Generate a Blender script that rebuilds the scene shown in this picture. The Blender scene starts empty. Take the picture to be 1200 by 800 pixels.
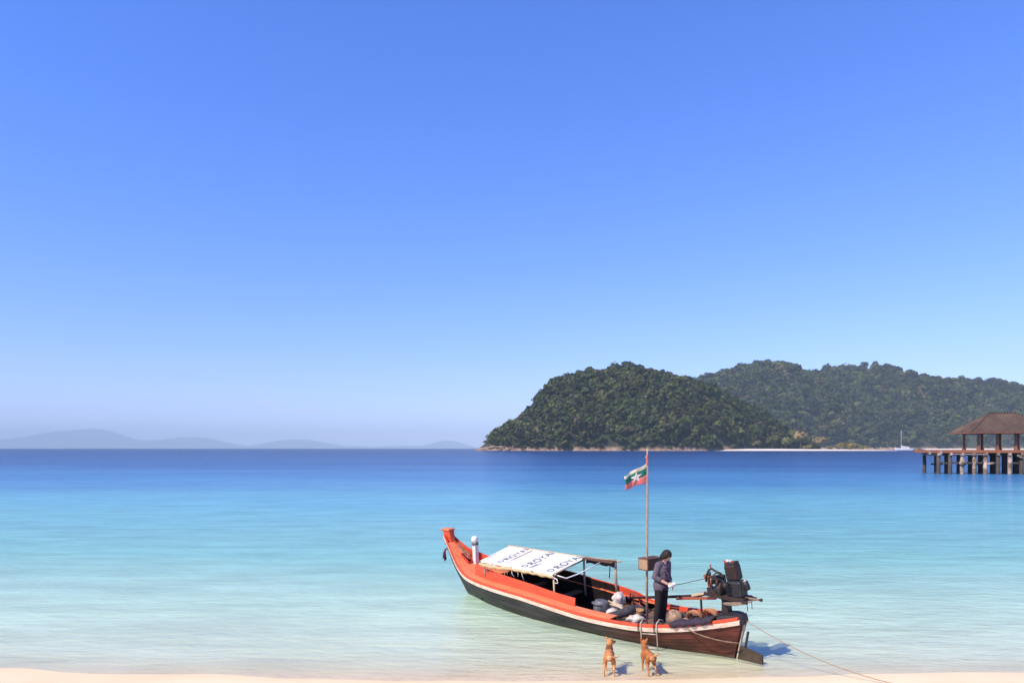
import bpy, bmesh, math, random
import numpy as np
from mathutils import Vector, Matrix, Euler, noise as mnoise

random.seed(7)
RNG = np.random.default_rng(11)
SC = bpy.context.scene
COL = SC.collection
R = math.radians

# ---------------------------------------------------------------- camera, sky, sun, exposure
CAM_H = 4.0
cam_d = bpy.data.cameras.new('camera')
cam_d.sensor_width = 36.0
cam_d.lens = 850.0 / 1200.0 * 36.0
cam_d.shift_y = 125.0 / 1200.0
cam_d.clip_start = 0.1
cam_d.clip_end = 80000.0
cam = bpy.data.objects.new('camera', cam_d)
cam.location = (0, 0, CAM_H)
cam.rotation_euler = (R(90), 0, 0)
COL.objects.link(cam)
SC.camera = cam

SUN_AZ = Vector((-0.80, -0.60, 0)).normalized()      # towards the sun, on the ground
SUN_EL = R(47)
world = bpy.data.worlds.new('World')
SC.world = world
world.use_nodes = True
wn = world.node_tree
wn.nodes.clear()
w_out = wn.nodes.new('ShaderNodeOutputWorld')
w_bg = wn.nodes.new('ShaderNodeBackground')
w_sky = wn.nodes.new('ShaderNodeTexSky')
w_sky.sky_type = 'NISHITA'
w_sky.sun_disc = False
w_sky.sun_elevation = SUN_EL
w_sky.sun_rotation = math.atan2(SUN_AZ.x, SUN_AZ.y)
w_sky.altitude = 0
w_sky.air_density = 1.0
w_sky.dust_density = 0.3
w_sky.ozone_density = 3.0
w_tint = wn.nodes.new('ShaderNodeMix')
w_tint.data_type = 'RGBA'
w_tint.blend_type = 'MULTIPLY'
w_tint.inputs['Factor'].default_value = 1.0
w_tint.inputs[7].default_value = (0.96, 0.97, 1.46, 1)
w_gam = wn.nodes.new('ShaderNodeGamma')
w_gam.inputs['Gamma'].default_value = 0.80
wn.links.new(w_sky.outputs[0], w_gam.inputs['Color'])
wn.links.new(w_gam.outputs[0], w_tint.inputs[6])
w_sat = wn.nodes.new('ShaderNodeHueSaturation')
w_sat.inputs['Saturation'].default_value = 1.22
wn.links.new(w_tint.outputs[2], w_sat.inputs['Color'])
wn.links.new(w_sat.outputs[0], w_bg.inputs[0])
w_bg.inputs[1].default_value = 0.15
wn.links.new(w_bg.outputs[0], w_out.inputs[0])

sun_d = bpy.data.lights.new('sun', 'SUN')
sun_d.energy = 3.8
sun_d.angle = R(0.53)
sun_d.color = (1.0, 0.90, 0.70)
sun = bpy.data.objects.new('sun', sun_d)
sdir = Vector((SUN_AZ.x * math.cos(SUN_EL), SUN_AZ.y * math.cos(SUN_EL), math.sin(SUN_EL)))
sun.rotation_euler = (-sdir).to_track_quat('-Z', 'Y').to_euler()
sun.location = (-30, -20, 40)
COL.objects.link(sun)

SC.view_settings.view_transform = 'Standard'
SC.view_settings.look = 'None'
SC.view_settings.gamma = 1
SC.view_settings.exposure = 0.7
SC.view_settings.use_curve_mapping = False
SC.render.engine = 'CYCLES'
SC.cycles.use_denoising = True
SC.cycles.max_bounces = 8
SC.cycles.transparent_max_bounces = 12
SC.cycles.caustics_reflective = False
SC.cycles.caustics_refractive = False
SC.cycles.sample_clamp_indirect = 6

# ---------------------------------------------------------------- helpers
class MB:
    """collects shapes; build() links them as one mesh object"""
    def __init__(self):
        self.v = []
        self.f = []
        self.mi = []
        self.cur = 0
    def add(self, vs, fs):
        o = len(self.v)
        self.v += [tuple(map(float, p)) for p in vs]
        for f in fs:
            self.f.append(tuple(i + o for i in f))
            self.mi.append(self.cur)
        return self
    def box(self, c, s, rot=None, taper=1.0):
        hx, hy, hz = s[0] / 2, s[1] / 2, s[2] / 2
        vs = []
        for z in (-1, 1):
            k = taper if z > 0 else 1.0
            for x, y in ((-1, -1), (1, -1), (1, 1), (-1, 1)):
                vs.append(Vector((x * hx * k, y * hy * k, z * hz)))
        if rot is not None:
            m = Euler(rot).to_matrix() if not isinstance(rot, Matrix) else rot
            vs = [m @ p for p in vs]
        c = Vector(c)
        return self.add([p + c for p in vs], [(3, 2, 1, 0), (4, 5, 6, 7), (0, 1, 5, 4), (1, 2, 6, 5), (2, 3, 7, 6), (3, 0, 4, 7)])
    def beam(self, a, b, w, h):
        """a square bar from a to b"""
        a, b = Vector(a), Vector(b)
        d = b - a
        q = d.to_track_quat('Z', 'Y').to_matrix()
        return self.box((a + b) / 2, (w, h, d.length), q)
    def tube(self, pts, r, n=8, close=False):
        pts = [Vector(p) for p in pts]
        m = len(pts)
        rs = r if isinstance(r, (list, tuple)) else [r] * m
        vs, fs = [], []
        up = Vector((0, 0, 1))
        prev = None
        for i, p in enumerate(pts):
            if close:
                d = pts[(i + 1) % m] - pts[i - 1]
            else:
                d = pts[min(i + 1, m - 1)] - pts[max(i - 1, 0)]
            if d.length < 1e-9:
                d = Vector((0, 0, 1))
            d.normalize()
            if prev is None:
                a = d.orthogonal().normalized()
            else:
                a = (prev - d * prev.dot(d))
                a = a.normalized() if a.length > 1e-6 else d.orthogonal().normalized()
            prev = a
            b = d.cross(a)
            for k in range(n):
                t = 2 * math.pi * k / n
                vs.append(p + (a * math.cos(t) + b * math.sin(t)) * rs[i])
        rng = m if close else m - 1
        for i in range(rng):
            j = (i + 1) % m
            for k in range(n):
                k2 = (k + 1) % n
                fs.append((i * n + k, i * n + k2, j * n + k2, j * n + k))
        if not close:
            fs.append(tuple(reversed(range(n))))
            fs.append(tuple((m - 1) * n + k for k in range(n)))
        return self.add(vs, fs)
    def lathe(self, prof, c=(0, 0, 0), n=16, rot=None, sx=1.0, sy=1.0):
        """prof: (r, z) pairs"""
        vs, fs = [], []
        m = Euler(rot).to_matrix() if rot is not None and not isinstance(rot, Matrix) else rot
        c = Vector(c)
        for r, z in prof:
            for k in range(n):
                t = 2 * math.pi * k / n
                p = Vector((r * math.cos(t) * sx, r * math.sin(t) * sy, z))
                vs.append((m @ p if m is not None else p) + c)
        for i in range(len(prof) - 1):
            for k in range(n):
                k2 = (k + 1) % n
                fs.append((i * n + k, i * n + k2, (i + 1) * n + k2, (i + 1) * n + k))
        fs.append(tuple(reversed(range(n))))
        fs.append(tuple((len(prof) - 1) * n + k for k in range(n)))
        return self.add(vs, fs)
    def capsule(self, a, b, ra, rb, n=12):
        a, b = Vector(a), Vector(b)
        d = b - a
        L = d.length
        prof = []
        for i in range(6):
            t = -math.pi / 2 + i * (math.pi / 2) / 5
            prof.append((max(ra * math.cos(t), 1e-4), ra * math.sin(t)))
        for i in range(6):
            t = i * (math.pi / 2) / 5
            prof.append((max(rb * math.cos(t), 1e-4), L + rb * math.sin(t)))
        return self.lathe(prof, a, n, d.to_track_quat('Z', 'Y').to_matrix() if L > 1e-6 else None)
    def ell(self, c, r, rot=None, n=18):
        prof = [(max(math.cos(t), 1e-4), math.sin(t)) for t in np.linspace(-math.pi / 2, math.pi / 2, 11)]
        o = len(self.v)
        self.lathe(prof, (0, 0, 0), n)
        m = Euler(rot).to_matrix() if rot is not None else Matrix.Identity(3)
        for i in range(o, len(self.v)):
            p = self.v[i]
            self.v[i] = tuple(m @ Vector((p[0] * r[0], p[1] * r[1], p[2] * r[2])) + Vector(c))
        return self
    def grid(self, rows, flip=False):
        """rows: lists of points, all the same length"""
        n = len(rows[0])
        vs = [p for r in rows for p in r]
        fs = []
        for i in range(len(rows) - 1):
            for k in range(n - 1):
                q = (i * n + k, i * n + k + 1, (i + 1) * n + k + 1, (i + 1) * n + k)
                fs.append(tuple(reversed(q)) if flip else q)
        return self.add(vs, fs)
    def strip_solid(self, rings):
        """a closed ring of points for every station, lofted and capped"""
        n = len(rings[0])
        vs = [p for r in rings for p in r]
        fs = []
        for i in range(len(rings) - 1):
            for k in range(n):
                k2 = (k + 1) % n
                fs.append((i * n + k, i * n + k2, (i + 1) * n + k2, (i + 1) * n + k))
        fs.append(tuple(reversed(range(n))))
        fs.append(tuple((len(rings) - 1) * n + k for k in range(n)))
        return self.add(vs, fs)
    def build(self, name, mats, parent=None, smooth=False, bevel=0.0, normals=True):
        me = bpy.data.meshes.new(name)
        me.from_pydata(self.v, [], self.f)
        if not isinstance(mats, (list, tuple)):
            mats = [mats]
        for m in mats:
            me.materials.append(m)
        if len(mats) > 1:
            me.polygons.foreach_set('material_index', self.mi)
        if normals:
            bm = bmesh.new()
            bm.from_mesh(me)
            bmesh.ops.recalc_face_normals(bm, faces=bm.faces)
            bm.to_mesh(me)
            bm.free()
        if smooth:
            me.polygons.foreach_set('use_smooth', [True] * len(me.polygons))
        me.update()
        o = bpy.data.objects.new(name, me)
        COL.objects.link(o)
        if parent is not None:
            o.parent = parent
        if bevel > 0:
            b = o.modifiers.new('bevel', 'BEVEL')
            b.width = bevel
            b.segments = 2
            b.limit_method = 'ANGLE'
        return o

def tag(o, label=None, cat=None, group=None, kind=None):
    if label: o['label'] = label
    if cat: o['category'] = cat
    if group: o['group'] = group
    if kind: o['kind'] = kind
    return o

def empty(name, loc=(0, 0, 0), rot=(0, 0, 0)):
    o = bpy.data.objects.new(name, None)
    o.empty_display_size = 0.2
    o.location = loc
    o.rotation_euler = rot
    COL.objects.link(o)
    return o

def remesh(mb, name, mat, voxel, smooth_it=4, parent=None, factor=0.5):
    """one continuous skin round overlapping shapes"""
    o = mb.build(name, mat)
    r = o.modifiers.new('r', 'REMESH')
    r.mode = 'VOXEL'
    r.voxel_size = voxel
    s = o.modifiers.new('s', 'SMOOTH')
    s.factor = factor
    s.iterations = smooth_it
    dg = bpy.context.evaluated_depsgraph_get()
    me = bpy.data.meshes.new_from_object(o.evaluated_get(dg))
    old = o.data
    o.modifiers.clear()
    o.data = me
    bpy.data.meshes.remove(old)
    me.name = name
    me.materials.clear()
    me.materials.append(mat)
    me.polygons.foreach_set('use_smooth', [True] * len(me.polygons))
    if parent is not None:
        o.parent = parent
    return o

def paint(o, fn):
    me = o.data
    a = me.color_attributes.new('col', 'FLOAT_COLOR', 'POINT')
    buf = np.ones((len(me.vertices), 4), dtype=np.float32)
    for i, v in enumerate(me.vertices):
        buf[i, :3] = fn(v.co)
    a.data.foreach_set('color', buf.ravel())

def cut_faces(o, pred):
    bm = bmesh.new()
    bm.from_mesh(o.data)
    kill = [f for f in bm.faces if pred(f.calc_center_median())]
    bmesh.ops.delete(bm, geom=kill, context='FACES')
    bm.to_mesh(o.data)
    bm.free()

def interp(xs, ys):
    """smooth monotone-ish cubic through the points"""
    xs, ys = np.array(xs, float), np.array(ys, float)
    m = np.gradient(ys, xs)
    def f(x):
        x = min(max(x, xs[0]), xs[-1])
        i = int(min(max(np.searchsorted(xs, x) - 1, 0), len(xs) - 2))
        h = xs[i + 1] - xs[i]
        t = (x - xs[i]) / h
        return float((2*t**3 - 3*t**2 + 1)*ys[i] + (t**3 - 2*t**2 + t)*h*m[i] + (-2*t**3 + 3*t**2)*ys[i+1] + (t**3 - t**2)*h*m[i+1])
    return f

# ---------------------------------------------------------------- materials
def srgb(r, g, b):
    f = lambda c: ((c / 255) / 12.92) if c / 255 <= 0.04045 else (((c / 255) + 0.055) / 1.055) ** 2.4
    return (f(r), f(g), f(b))

def newmat(name):
    m = bpy.data.materials.new(name)
    m.use_nodes = True
    nt = m.node_tree
    nt.nodes.clear()
    out = nt.nodes.new('ShaderNodeOutputMaterial')
    bs = nt.nodes.new('ShaderNodeBsdfPrincipled')
    nt.links.new(bs.outputs[0], out.inputs[0])
    return m, nt, bs, out

def mat(name, c, rough=0.6, c2=None, scale=6.0, bump=0.0, metal=0.0, spec=0.35, stretch=None, detail=6.0, lo=0.35, hi=0.7):
    """painted or natural surface: two tones mixed by noise, optional relief"""
    m, nt, bs, out = newmat(name)
    bs.inputs['Roughness'].default_value = rough
    bs.inputs['Metallic'].default_value = metal
    bs.inputs['Specular IOR Level'].default_value = spec
    tc = nt.nodes.new('ShaderNodeTexCoord')
    mp = nt.nodes.new('ShaderNodeMapping')
    nt.links.new(tc.outputs['Object'], mp.inputs[0])
    if stretch: mp.inputs['Scale'].default_value = stretch
    nz = nt.nodes.new('ShaderNodeTexNoise')
    nz.inputs['Scale'].default_value = scale
    nz.inputs['Detail'].default_value = detail
    nz.inputs['Roughness'].default_value = 0.65
    nt.links.new(mp.outputs[0], nz.inputs[0])
    rp = nt.nodes.new('ShaderNodeValToRGB')
    if c2 is None: c2 = tuple(x * 0.72 for x in c)
    rp.color_ramp.elements[0].position = lo
    rp.color_ramp.elements[0].color = (*c2, 1)
    rp.color_ramp.elements[1].position = hi
    rp.color_ramp.elements[1].color = (*c, 1)
    nt.links.new(nz.outputs['Fac'], rp.inputs[0])
    nt.links.new(rp.outputs[0], bs.inputs['Base Color'])
    if bump:
        b = nt.nodes.new('ShaderNodeBump')
        b.inputs['Strength'].default_value = min(1.0, bump * 10)
        b.inputs['Distance'].default_value = bump
        nt.links.new(nz.outputs['Fac'], b.inputs['Height'])
        nt.links.new(b.outputs[0], bs.inputs['Normal'])
    return m

def attr_mat(name, rough=0.75, scale=30.0, amt=0.25, spec=0.2, bump=0.0):
    """base colour carried by the mesh (fur, leaves), broken up by noise"""
    m, nt, bs, out = newmat(name)
    bs.inputs['Roughness'].default_value = rough
    bs.inputs['Specular IOR Level'].default_value = spec
    at = nt.nodes.new('ShaderNodeAttribute')
    at.attribute_name = 'col'
    tc = nt.nodes.new('ShaderNodeTexCoord')
    nz = nt.nodes.new('ShaderNodeTexNoise')
    nz.inputs['Scale'].default_value = scale
    nz.inputs['Detail'].default_value = 4
    nt.links.new(tc.outputs['Object'], nz.inputs[0])
    mr = nt.nodes.new('ShaderNodeMapRange')
    mr.inputs[1].default_value = 0.25
    mr.inputs[2].default_value = 0.75
    mr.inputs[3].default_value = 1 - amt
    mr.inputs[4].default_value = 1 + amt
    nt.links.new(nz.outputs['Fac'], mr.inputs[0])
    mx = nt.nodes.new('ShaderNodeVectorMath')
    mx.operation = 'SCALE'
    nt.links.new(at.outputs['Color'], mx.inputs[0])
    nt.links.new(mr.outputs[0], mx.inputs['Scale'])
    nt.links.new(mx.outputs[0], bs.inputs['Base Color'])
    if bump:
        b = nt.nodes.new('ShaderNodeBump'); b.inputs['Strength'].default_value = 0.8; b.inputs['Distance'].default_value = bump
        n2 = nt.nodes.new('ShaderNodeTexNoise'); n2.inputs['Scale'].default_value = scale * 3; n2.inputs['Detail'].default_value = 3
        nt.links.new(tc.outputs['Object'], n2.inputs[0]); nt.links.new(n2.outputs['Fac'], b.inputs['Height']); nt.links.new(b.outputs[0], bs.inputs['Normal'])
    return m

M = {}
M['orange'] = mat('orange_paint', (0.66, 0.085, 0.032), 0.55, (0.42, 0.055, 0.028), 3.0, 0.006, stretch=(0.6, 3, 3), detail=10, lo=.28, hi=.58)
M['orange_pale'] = mat('pale_orange_paint', (0.76, 0.21, 0.09), 0.6, (0.55, 0.11, 0.05), 4.0, 0.006, stretch=(0.6, 3, 3), detail=10, lo=.28, hi=.58)  # paler orange for side decks, foredeck planks, ribs and stem cap
M['red'] = mat('red_paint', (0.52, 0.055, 0.03), 0.5, (0.36, 0.035, 0.025), 5.0, 0.003)
M['white_strip'] = mat('worn_white_paint', (0.80, 0.62, 0.49), 0.55, (0.58, 0.36, 0.25), 5.0, 0.003, stretch=(0.8, 3, 3), lo=0.3, hi=0.55)
M['white'] = mat('white_paint', (0.80, 0.76, 0.73), 0.5, (0.66, 0.60, 0.56), 8.0, 0.002)
M['tarp'] = mat('white_tarpaulin', (0.80, 0.77, 0.76), 0.5, (0.60, 0.56, 0.54), 2.6, 0.012, detail=9, lo=.25, hi=.6)
M['ink'] = mat('dark_print', (0.03, 0.03, 0.05), 0.5, (0.05, 0.05, 0.08), 20)
M['gold'] = mat('gold_print', (0.55, 0.36, 0.18), 0.5)
M['grey_print'] = mat('grey_print', (0.42, 0.40, 0.44), 0.5)
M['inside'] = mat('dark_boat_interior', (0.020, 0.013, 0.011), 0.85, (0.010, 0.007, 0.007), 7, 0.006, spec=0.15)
M['wood'] = mat('weathered_wood', (0.30, 0.20, 0.13), 0.8, (0.17, 0.105, 0.065), 6, 0.006, stretch=(8, 8, 0.8))
M['plank'] = mat('deck_plank_wood', (0.20, 0.11, 0.07), 0.8, (0.10, 0.055, 0.04), 6, 0.006, stretch=(0.8, 8, 8))
M['wood_pale'] = mat('pale_bamboo', (0.62, 0.47, 0.30), 0.6, (0.45, 0.31, 0.18), 12, 0.003)
M['wood_grey'] = mat('grey_post', (0.46, 0.35, 0.27), 0.7, (0.26, 0.18, 0.13), 12, 0.003, stretch=(3, 3, 0.6))
M['wood_red'] = mat('red_brown_wood', (0.40, 0.11, 0.06), 0.6, (0.24, 0.06, 0.035), 8, 0.004)
M['straw'] = mat('straw_matting', (0.66, 0.50, 0.29), 0.85, (0.40, 0.27, 0.13), 22, 0.012, stretch=(1, 5, 5))
M['black'] = mat('black_rubber', (0.014, 0.013, 0.016), 0.6, (0.024, 0.022, 0.026), 9, 0.006)
M['metal_dark'] = mat('oily_black_metal', (0.020, 0.018, 0.019), 0.55, (0.042, 0.030, 0.026), 14, 0.005, spec=0.3)
M['metal_blue'] = mat('grey_blue_enamel', (0.032, 0.038, 0.045), 0.5, (0.016, 0.018, 0.022), 8, 0.004)
M['metal_brown'] = mat('rusty_brown_metal', (0.055, 0.026, 0.021), 0.6, (0.022, 0.013, 0.012), 9, 0.006)
M['rust'] = mat('rust', (0.36, 0.12, 0.06), 0.8, (0.20, 0.06, 0.035), 16, 0.006)
M['steel'] = mat('dull_steel', (0.56, 0.47, 0.40), 0.5, (0.34, 0.25, 0.19), 14, 0.002, metal=0.3)
M['silver'] = mat('bright_plastic', (0.80, 0.80, 0.82), 0.4)
M['rope'] = mat('rope_fibre', (0.40, 0.26, 0.17), 0.9, (0.24, 0.14, 0.09), 60, 0.004)
M['rope_dark'] = mat('dark_rope', (0.10, 0.075, 0.06), 0.9, (0.05, 0.04, 0.035), 60, 0.004)
M['rope_orange'] = mat('orange_rope', (0.55, 0.24, 0.12), 0.9, (0.30, 0.12, 0.06), 30, 0.006)
M['grey_plastic'] = mat('dull_grey_plastic', (0.17, 0.165, 0.17), 0.5, (0.05, 0.05, 0.056), 7, 0.004, stretch=(2, 2, .5))
M['sack'] = mat('white_sacking', (0.68, 0.61, 0.55), 0.8, (0.40, 0.32, 0.27), 9, 0.02)
M['sack_tan'] = mat('tan_sacking', (0.40, 0.27, 0.18), 0.85, (0.15, 0.09, 0.06), 12, 0.012)
M['cloth_dark'] = mat('charcoal_cloth', (0.055, 0.052, 0.062), 0.85, (0.03, 0.028, 0.034), 14, 0.01)
M['cloth_navy'] = mat('navy_cloth', (0.05, 0.035, 0.055), 0.85, (0.025, 0.018, 0.03), 14, 0.012)
M['wicker'] = mat('wicker', (0.48, 0.26, 0.13), 0.8, (0.28, 0.14, 0.06), 40, 0.008)
M['ribbon'] = mat('crimson_ribbon', (0.20, 0.02, 0.05), 0.7)
M['red_cloth'] = mat('faded_red_cloth', (0.62, 0.10, 0.08), 0.8, (0.5, 0.16, 0.12), 14, 0.004)
M['flag_y'] = mat('faded_yellow_cloth', (0.70, 0.62, 0.42), 0.8, (0.62, 0.56, 0.42), 8)
M['flag_g'] = mat('green_cloth', (0.02, 0.20, 0.13), 0.8, (0.015, 0.14, 0.10), 8)
M['flag_r'] = mat('faded_coral_cloth', (0.72, 0.20, 0.18), 0.8, (0.62, 0.15, 0.14), 8)
M['flag_w'] = mat('white_cloth', (0.82, 0.78, 0.72), 0.8, (0.75, 0.66, 0.60), 10)
M['skin'] = mat('skin', (0.56, 0.33, 0.23), 0.55, (0.50, 0.28, 0.19), 20)
M['hair'] = mat('black_hair', (0.010, 0.008, 0.008), 0.75, (0.022, 0.015, 0.013), 60, 0.004, stretch=(4, 4, 0.4))
M['jacket'] = mat('mauve_grey_knit', (0.135, 0.108, 0.135), 0.9, (0.095, 0.076, 0.098), 40, 0.003)
M['trousers'] = mat('black_trousers', (0.016, 0.013, 0.015), 0.85, (0.010, 0.009, 0.010), 12, 0.004)
M['shoe'] = mat('dark_shoe', (0.03, 0.03, 0.035), 0.6)
M['blouse'] = mat('floral_print_blouse', (0.02, 0.022, 0.06), 0.85, (0.34, 0.14, 0.12), 26, lo=0.36, hi=0.46, detail=2)
M['fur'] = attr_mat('dog_fur', 0.9, 30, 0.32, 0.1, 0.012)
M['leaf'] = attr_mat('foliage', 0.75, 0.12, 0.22, 0.15)
M['bark'] = mat('bark', (0.20, 0.15, 0.11), 0.9, (0.11, 0.08, 0.06), 0.8, 0.1)
M['rock'] = mat('shore_rock', (0.36, 0.25, 0.18), 0.9, (0.19, 0.13, 0.10), 0.12, 1.0, detail=10)
M['forest_floor'] = mat('forest_floor', (0.030, 0.036, 0.014), 0.95, (0.05, 0.045, 0.022), 0.03, 1.0)
M['spit_sand'] = mat('white_beach_sand', (0.74, 0.66, 0.58), 0.9, (0.66, 0.57, 0.48), 0.05)
M['far'] = mat('far_hill_forest', (0.045, 0.06, 0.045), 0.95, (0.035, 0.05, 0.04), 0.002)
M['jetty_board'] = mat('orange_brown_board', (0.40, 0.155, 0.07), 0.75, (0.26, 0.09, 0.045), 0.9, 0.01, stretch=(0.3, 2, 2))
M['concrete'] = mat('stained_concrete', (0.50, 0.38, 0.30), 0.85, (0.13, 0.08, 0.058), 0.8, 0.02, lo=0.40, hi=0.60)
M['concrete_dark'] = mat('dark_concrete', (0.10, 0.075, 0.06), 0.8, (0.055, 0.042, 0.036), 1.2, 0.02)  # darker concrete for rear piles, braces and most cap beams
M['post_wood'] = mat('brown_post', (0.33, 0.14, 0.075), 0.75, (0.20, 0.08, 0.045), 1.5, 0.01)
M['roof'] = mat('rusty_roof_sheet', (0.095, 0.058, 0.044), 0.8, (0.048, 0.033, 0.028), 0.6, 0.01)
M['roof_rib'] = mat('sunworn_roof_rib', (0.25, 0.165, 0.12), 0.8, (0.10, 0.064, 0.05), 0.4)

def hull_material():
    """charcoal topsides, brown-red antifouling towards the stern, scuffs"""
    m, nt, bs, out = newmat('hull_paint')
    tc = nt.nodes.new('ShaderNodeTexCoord')
    sp = nt.nodes.new('ShaderNodeSeparateXYZ')
    nt.links.new(tc.outputs['Object'], sp.inputs[0])
    nz = nt.nodes.new('ShaderNodeTexNoise')
    nz.inputs['Scale'].default_value = 2.2
    nz.inputs['Detail'].default_value = 9
    mp = nt.nodes.new('ShaderNodeMapping')
    mp.inputs['Scale'].default_value = (0.7, 2, 3)
    nt.links.new(tc.outputs['Object'], mp.inputs[0])
    nt.links.new(mp.outputs[0], nz.inputs[0])
    add = nt.nodes.new('ShaderNodeMath'); add.operation = 'MULTIPLY_ADD'
    nt.links.new(nz.outputs['Fac'], add.inputs[0])
    add.inputs[1].default_value = 1.6
    nt.links.new(sp.outputs['X'], add.inputs[2])
    mr = nt.nodes.new('ShaderNodeMapRange'); mr.interpolation_type = 'SMOOTHSTEP'
    mr.inputs[1].default_value = 1.9
    mr.inputs[2].default_value = 4.1
    nt.links.new(add.outputs[0], mr.inputs[0])
    r1 = nt.nodes.new('ShaderNodeValToRGB')
    r1.color_ramp.elements[0].position = 0.3; r1.color_ramp.elements[0].color = (0.040, 0.015, 0.012, 1)
    r1.color_ramp.elements[1].position = 0.72; r1.color_ramp.elements[1].color = (0.17, 0.046, 0.030, 1)
    r2 = nt.nodes.new('ShaderNodeValToRGB')
    r2.color_ramp.elements[0].position = 0.35; r2.color_ramp.elements[0].color = (0.020, 0.019, 0.019, 1)
    r2.color_ramp.elements[1].position = 0.75; r2.color_ramp.elements[1].color = (0.060, 0.050, 0.044, 1)
    nt.links.new(nz.outputs['Fac'], r1.inputs[0])
    nt.links.new(nz.outputs['Fac'], r2.inputs[0])
    mx = nt.nodes.new('ShaderNodeMix'); mx.data_type = 'RGBA'
    nt.links.new(mr.outputs[0], mx.inputs['Factor'])
    nt.links.new(r1.outputs[0], mx.inputs[6])
    nt.links.new(r2.outputs[0], mx.inputs[7])
    # pale scum band along the waterline, broken by the same noise
    sc_ = nt.nodes.new('ShaderNodeMath'); sc_.operation = 'MULTIPLY_ADD'; sc_.inputs[1].default_value = 0.16
    nt.links.new(nz.outputs['Fac'], sc_.inputs[0]); nt.links.new(sp.outputs['Z'], sc_.inputs[2])
    sr_ = nt.nodes.new('ShaderNodeMapRange'); sr_.interpolation_type = 'SMOOTHSTEP'
    sr_.inputs[1].default_value = 0.10; sr_.inputs[2].default_value = 0.17; sr_.inputs[3].default_value = 0.55; sr_.inputs[4].default_value = 0.0
    nt.links.new(sc_.outputs[0], sr_.inputs[0])
    mx2 = nt.nodes.new('ShaderNodeMix'); mx2.data_type = 'RGBA'
    nt.links.new(sr_.outputs[0], mx2.inputs['Factor']); nt.links.new(mx.outputs[2], mx2.inputs[6]); mx2.inputs[7].default_value = (0.15, 0.12, 0.085, 1)
    nt.links.new(mx2.outputs[2], bs.inputs['Base Color'])
    bs.inputs['Roughness'].default_value = 0.55
    bs.inputs['Specular IOR Level'].default_value = 0.25
    b = nt.nodes.new('ShaderNodeBump'); b.inputs['Strength'].default_value = 0.25; b.inputs['Distance'].default_value = 0.02
    nt.links.new(nz.outputs['Fac'], b.inputs['Height'])
    nt.links.new(b.outputs[0], bs.inputs['Normal'])
    return m
M['hull'] = hull_material()

# ---------------------------------------------------------------- beach and sea bed
shore_y = interp([-60, -20, -9.2, -4.5, -1, 2, 5, 9, 20, 60], [17, 14.2, 13.1, 12.72, 12.5, 12.5, 12.75, 12.95, 13.4, 15])
def bed_z(x, y):
    s = y - shore_y(max(-60, min(60, x)))
    if s < 0:
        return min(1.4, -s * 0.055 + 0.0009 * s * s)
    return -(s * 0.043 + 0.0011 * s * s) if s < 60 else max(-12.0, -(2.58 + 3.96 + (s - 60) * 0.175))

def sand_material():
    m, nt, bs, out = newmat('sand')
    tc = nt.nodes.new('ShaderNodeTexCoord')
    n1 = nt.nodes.new('ShaderNodeTexNoise'); n1.inputs['Scale'].default_value = 0.6; n1.inputs['Detail'].default_value = 8
    n2 = nt.nodes.new('ShaderNodeTexNoise'); n2.inputs['Scale'].default_value = 45; n2.inputs['Detail'].default_value = 4
    nt.links.new(tc.outputs['Object'], n1.inputs[0])
    nt.links.new(tc.outputs['Object'], n2.inputs[0])
    rp = nt.nodes.new('ShaderNodeValToRGB')
    rp.color_ramp.elements[0].position = 0.3; rp.color_ramp.elements[0].color = (0.70, 0.54, 0.335, 1)
    rp.color_ramp.elements[1].position = 0.7; rp.color_ramp.elements[1].color = (0.80, 0.635, 0.415, 1)
    nt.links.new(n1.outputs['Fac'], rp.inputs[0])
    geo = nt.nodes.new('ShaderNodeNewGeometry'); sz = nt.nodes.new('ShaderNodeSeparateXYZ')
    nt.links.new(geo.outputs['Position'], sz.inputs[0])
    wz = nt.nodes.new('ShaderNodeMath'); wz.operation = 'MULTIPLY_ADD'; wz.inputs[1].default_value = -0.03
    nt.links.new(n1.outputs['Fac'], wz.inputs[0]); nt.links.new(sz.outputs['Z'], wz.inputs[2])
    wr = nt.nodes.new('ShaderNodeMapRange'); wr.inputs[1].default_value = -0.012; wr.inputs[2].default_value = 0.004; wr.inputs[3].default_value = 0.95; wr.inputs[4].default_value = 1.0
    nt.links.new(wz.outputs[0], wr.inputs[0])
    wv = nt.nodes.new('ShaderNodeVectorMath'); wv.operation = 'SCALE'
    nt.links.new(rp.outputs[0], wv.inputs[0]); nt.links.new(wr.outputs[0], wv.inputs['Scale'])
    nt.links.new(wv.outputs[0], bs.inputs['Base Color'])
    bs.inputs['Roughness'].default_value = 0.8
    bs.inputs['Specular IOR Level'].default_value = 0.2
    ad = nt.nodes.new('ShaderNodeMath'); ad.operation = 'MULTIPLY_ADD'
    ad.inputs[1].default_value = 0.25
    nt.links.new(n2.outputs['Fac'], ad.inputs[0])
    nt.links.new(n1.outputs['Fac'], ad.inputs[2])
    b = nt.nodes.new('ShaderNodeBump'); b.inputs['Strength'].default_value = 0.5; b.inputs['Distance'].default_value = 0.03
    nt.links.new(ad.outputs[0], b.inputs['Height'])
    nt.links.new(b.outputs[0], bs.inputs['Normal'])
    return m
M['sand'] = sand_material()

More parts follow.
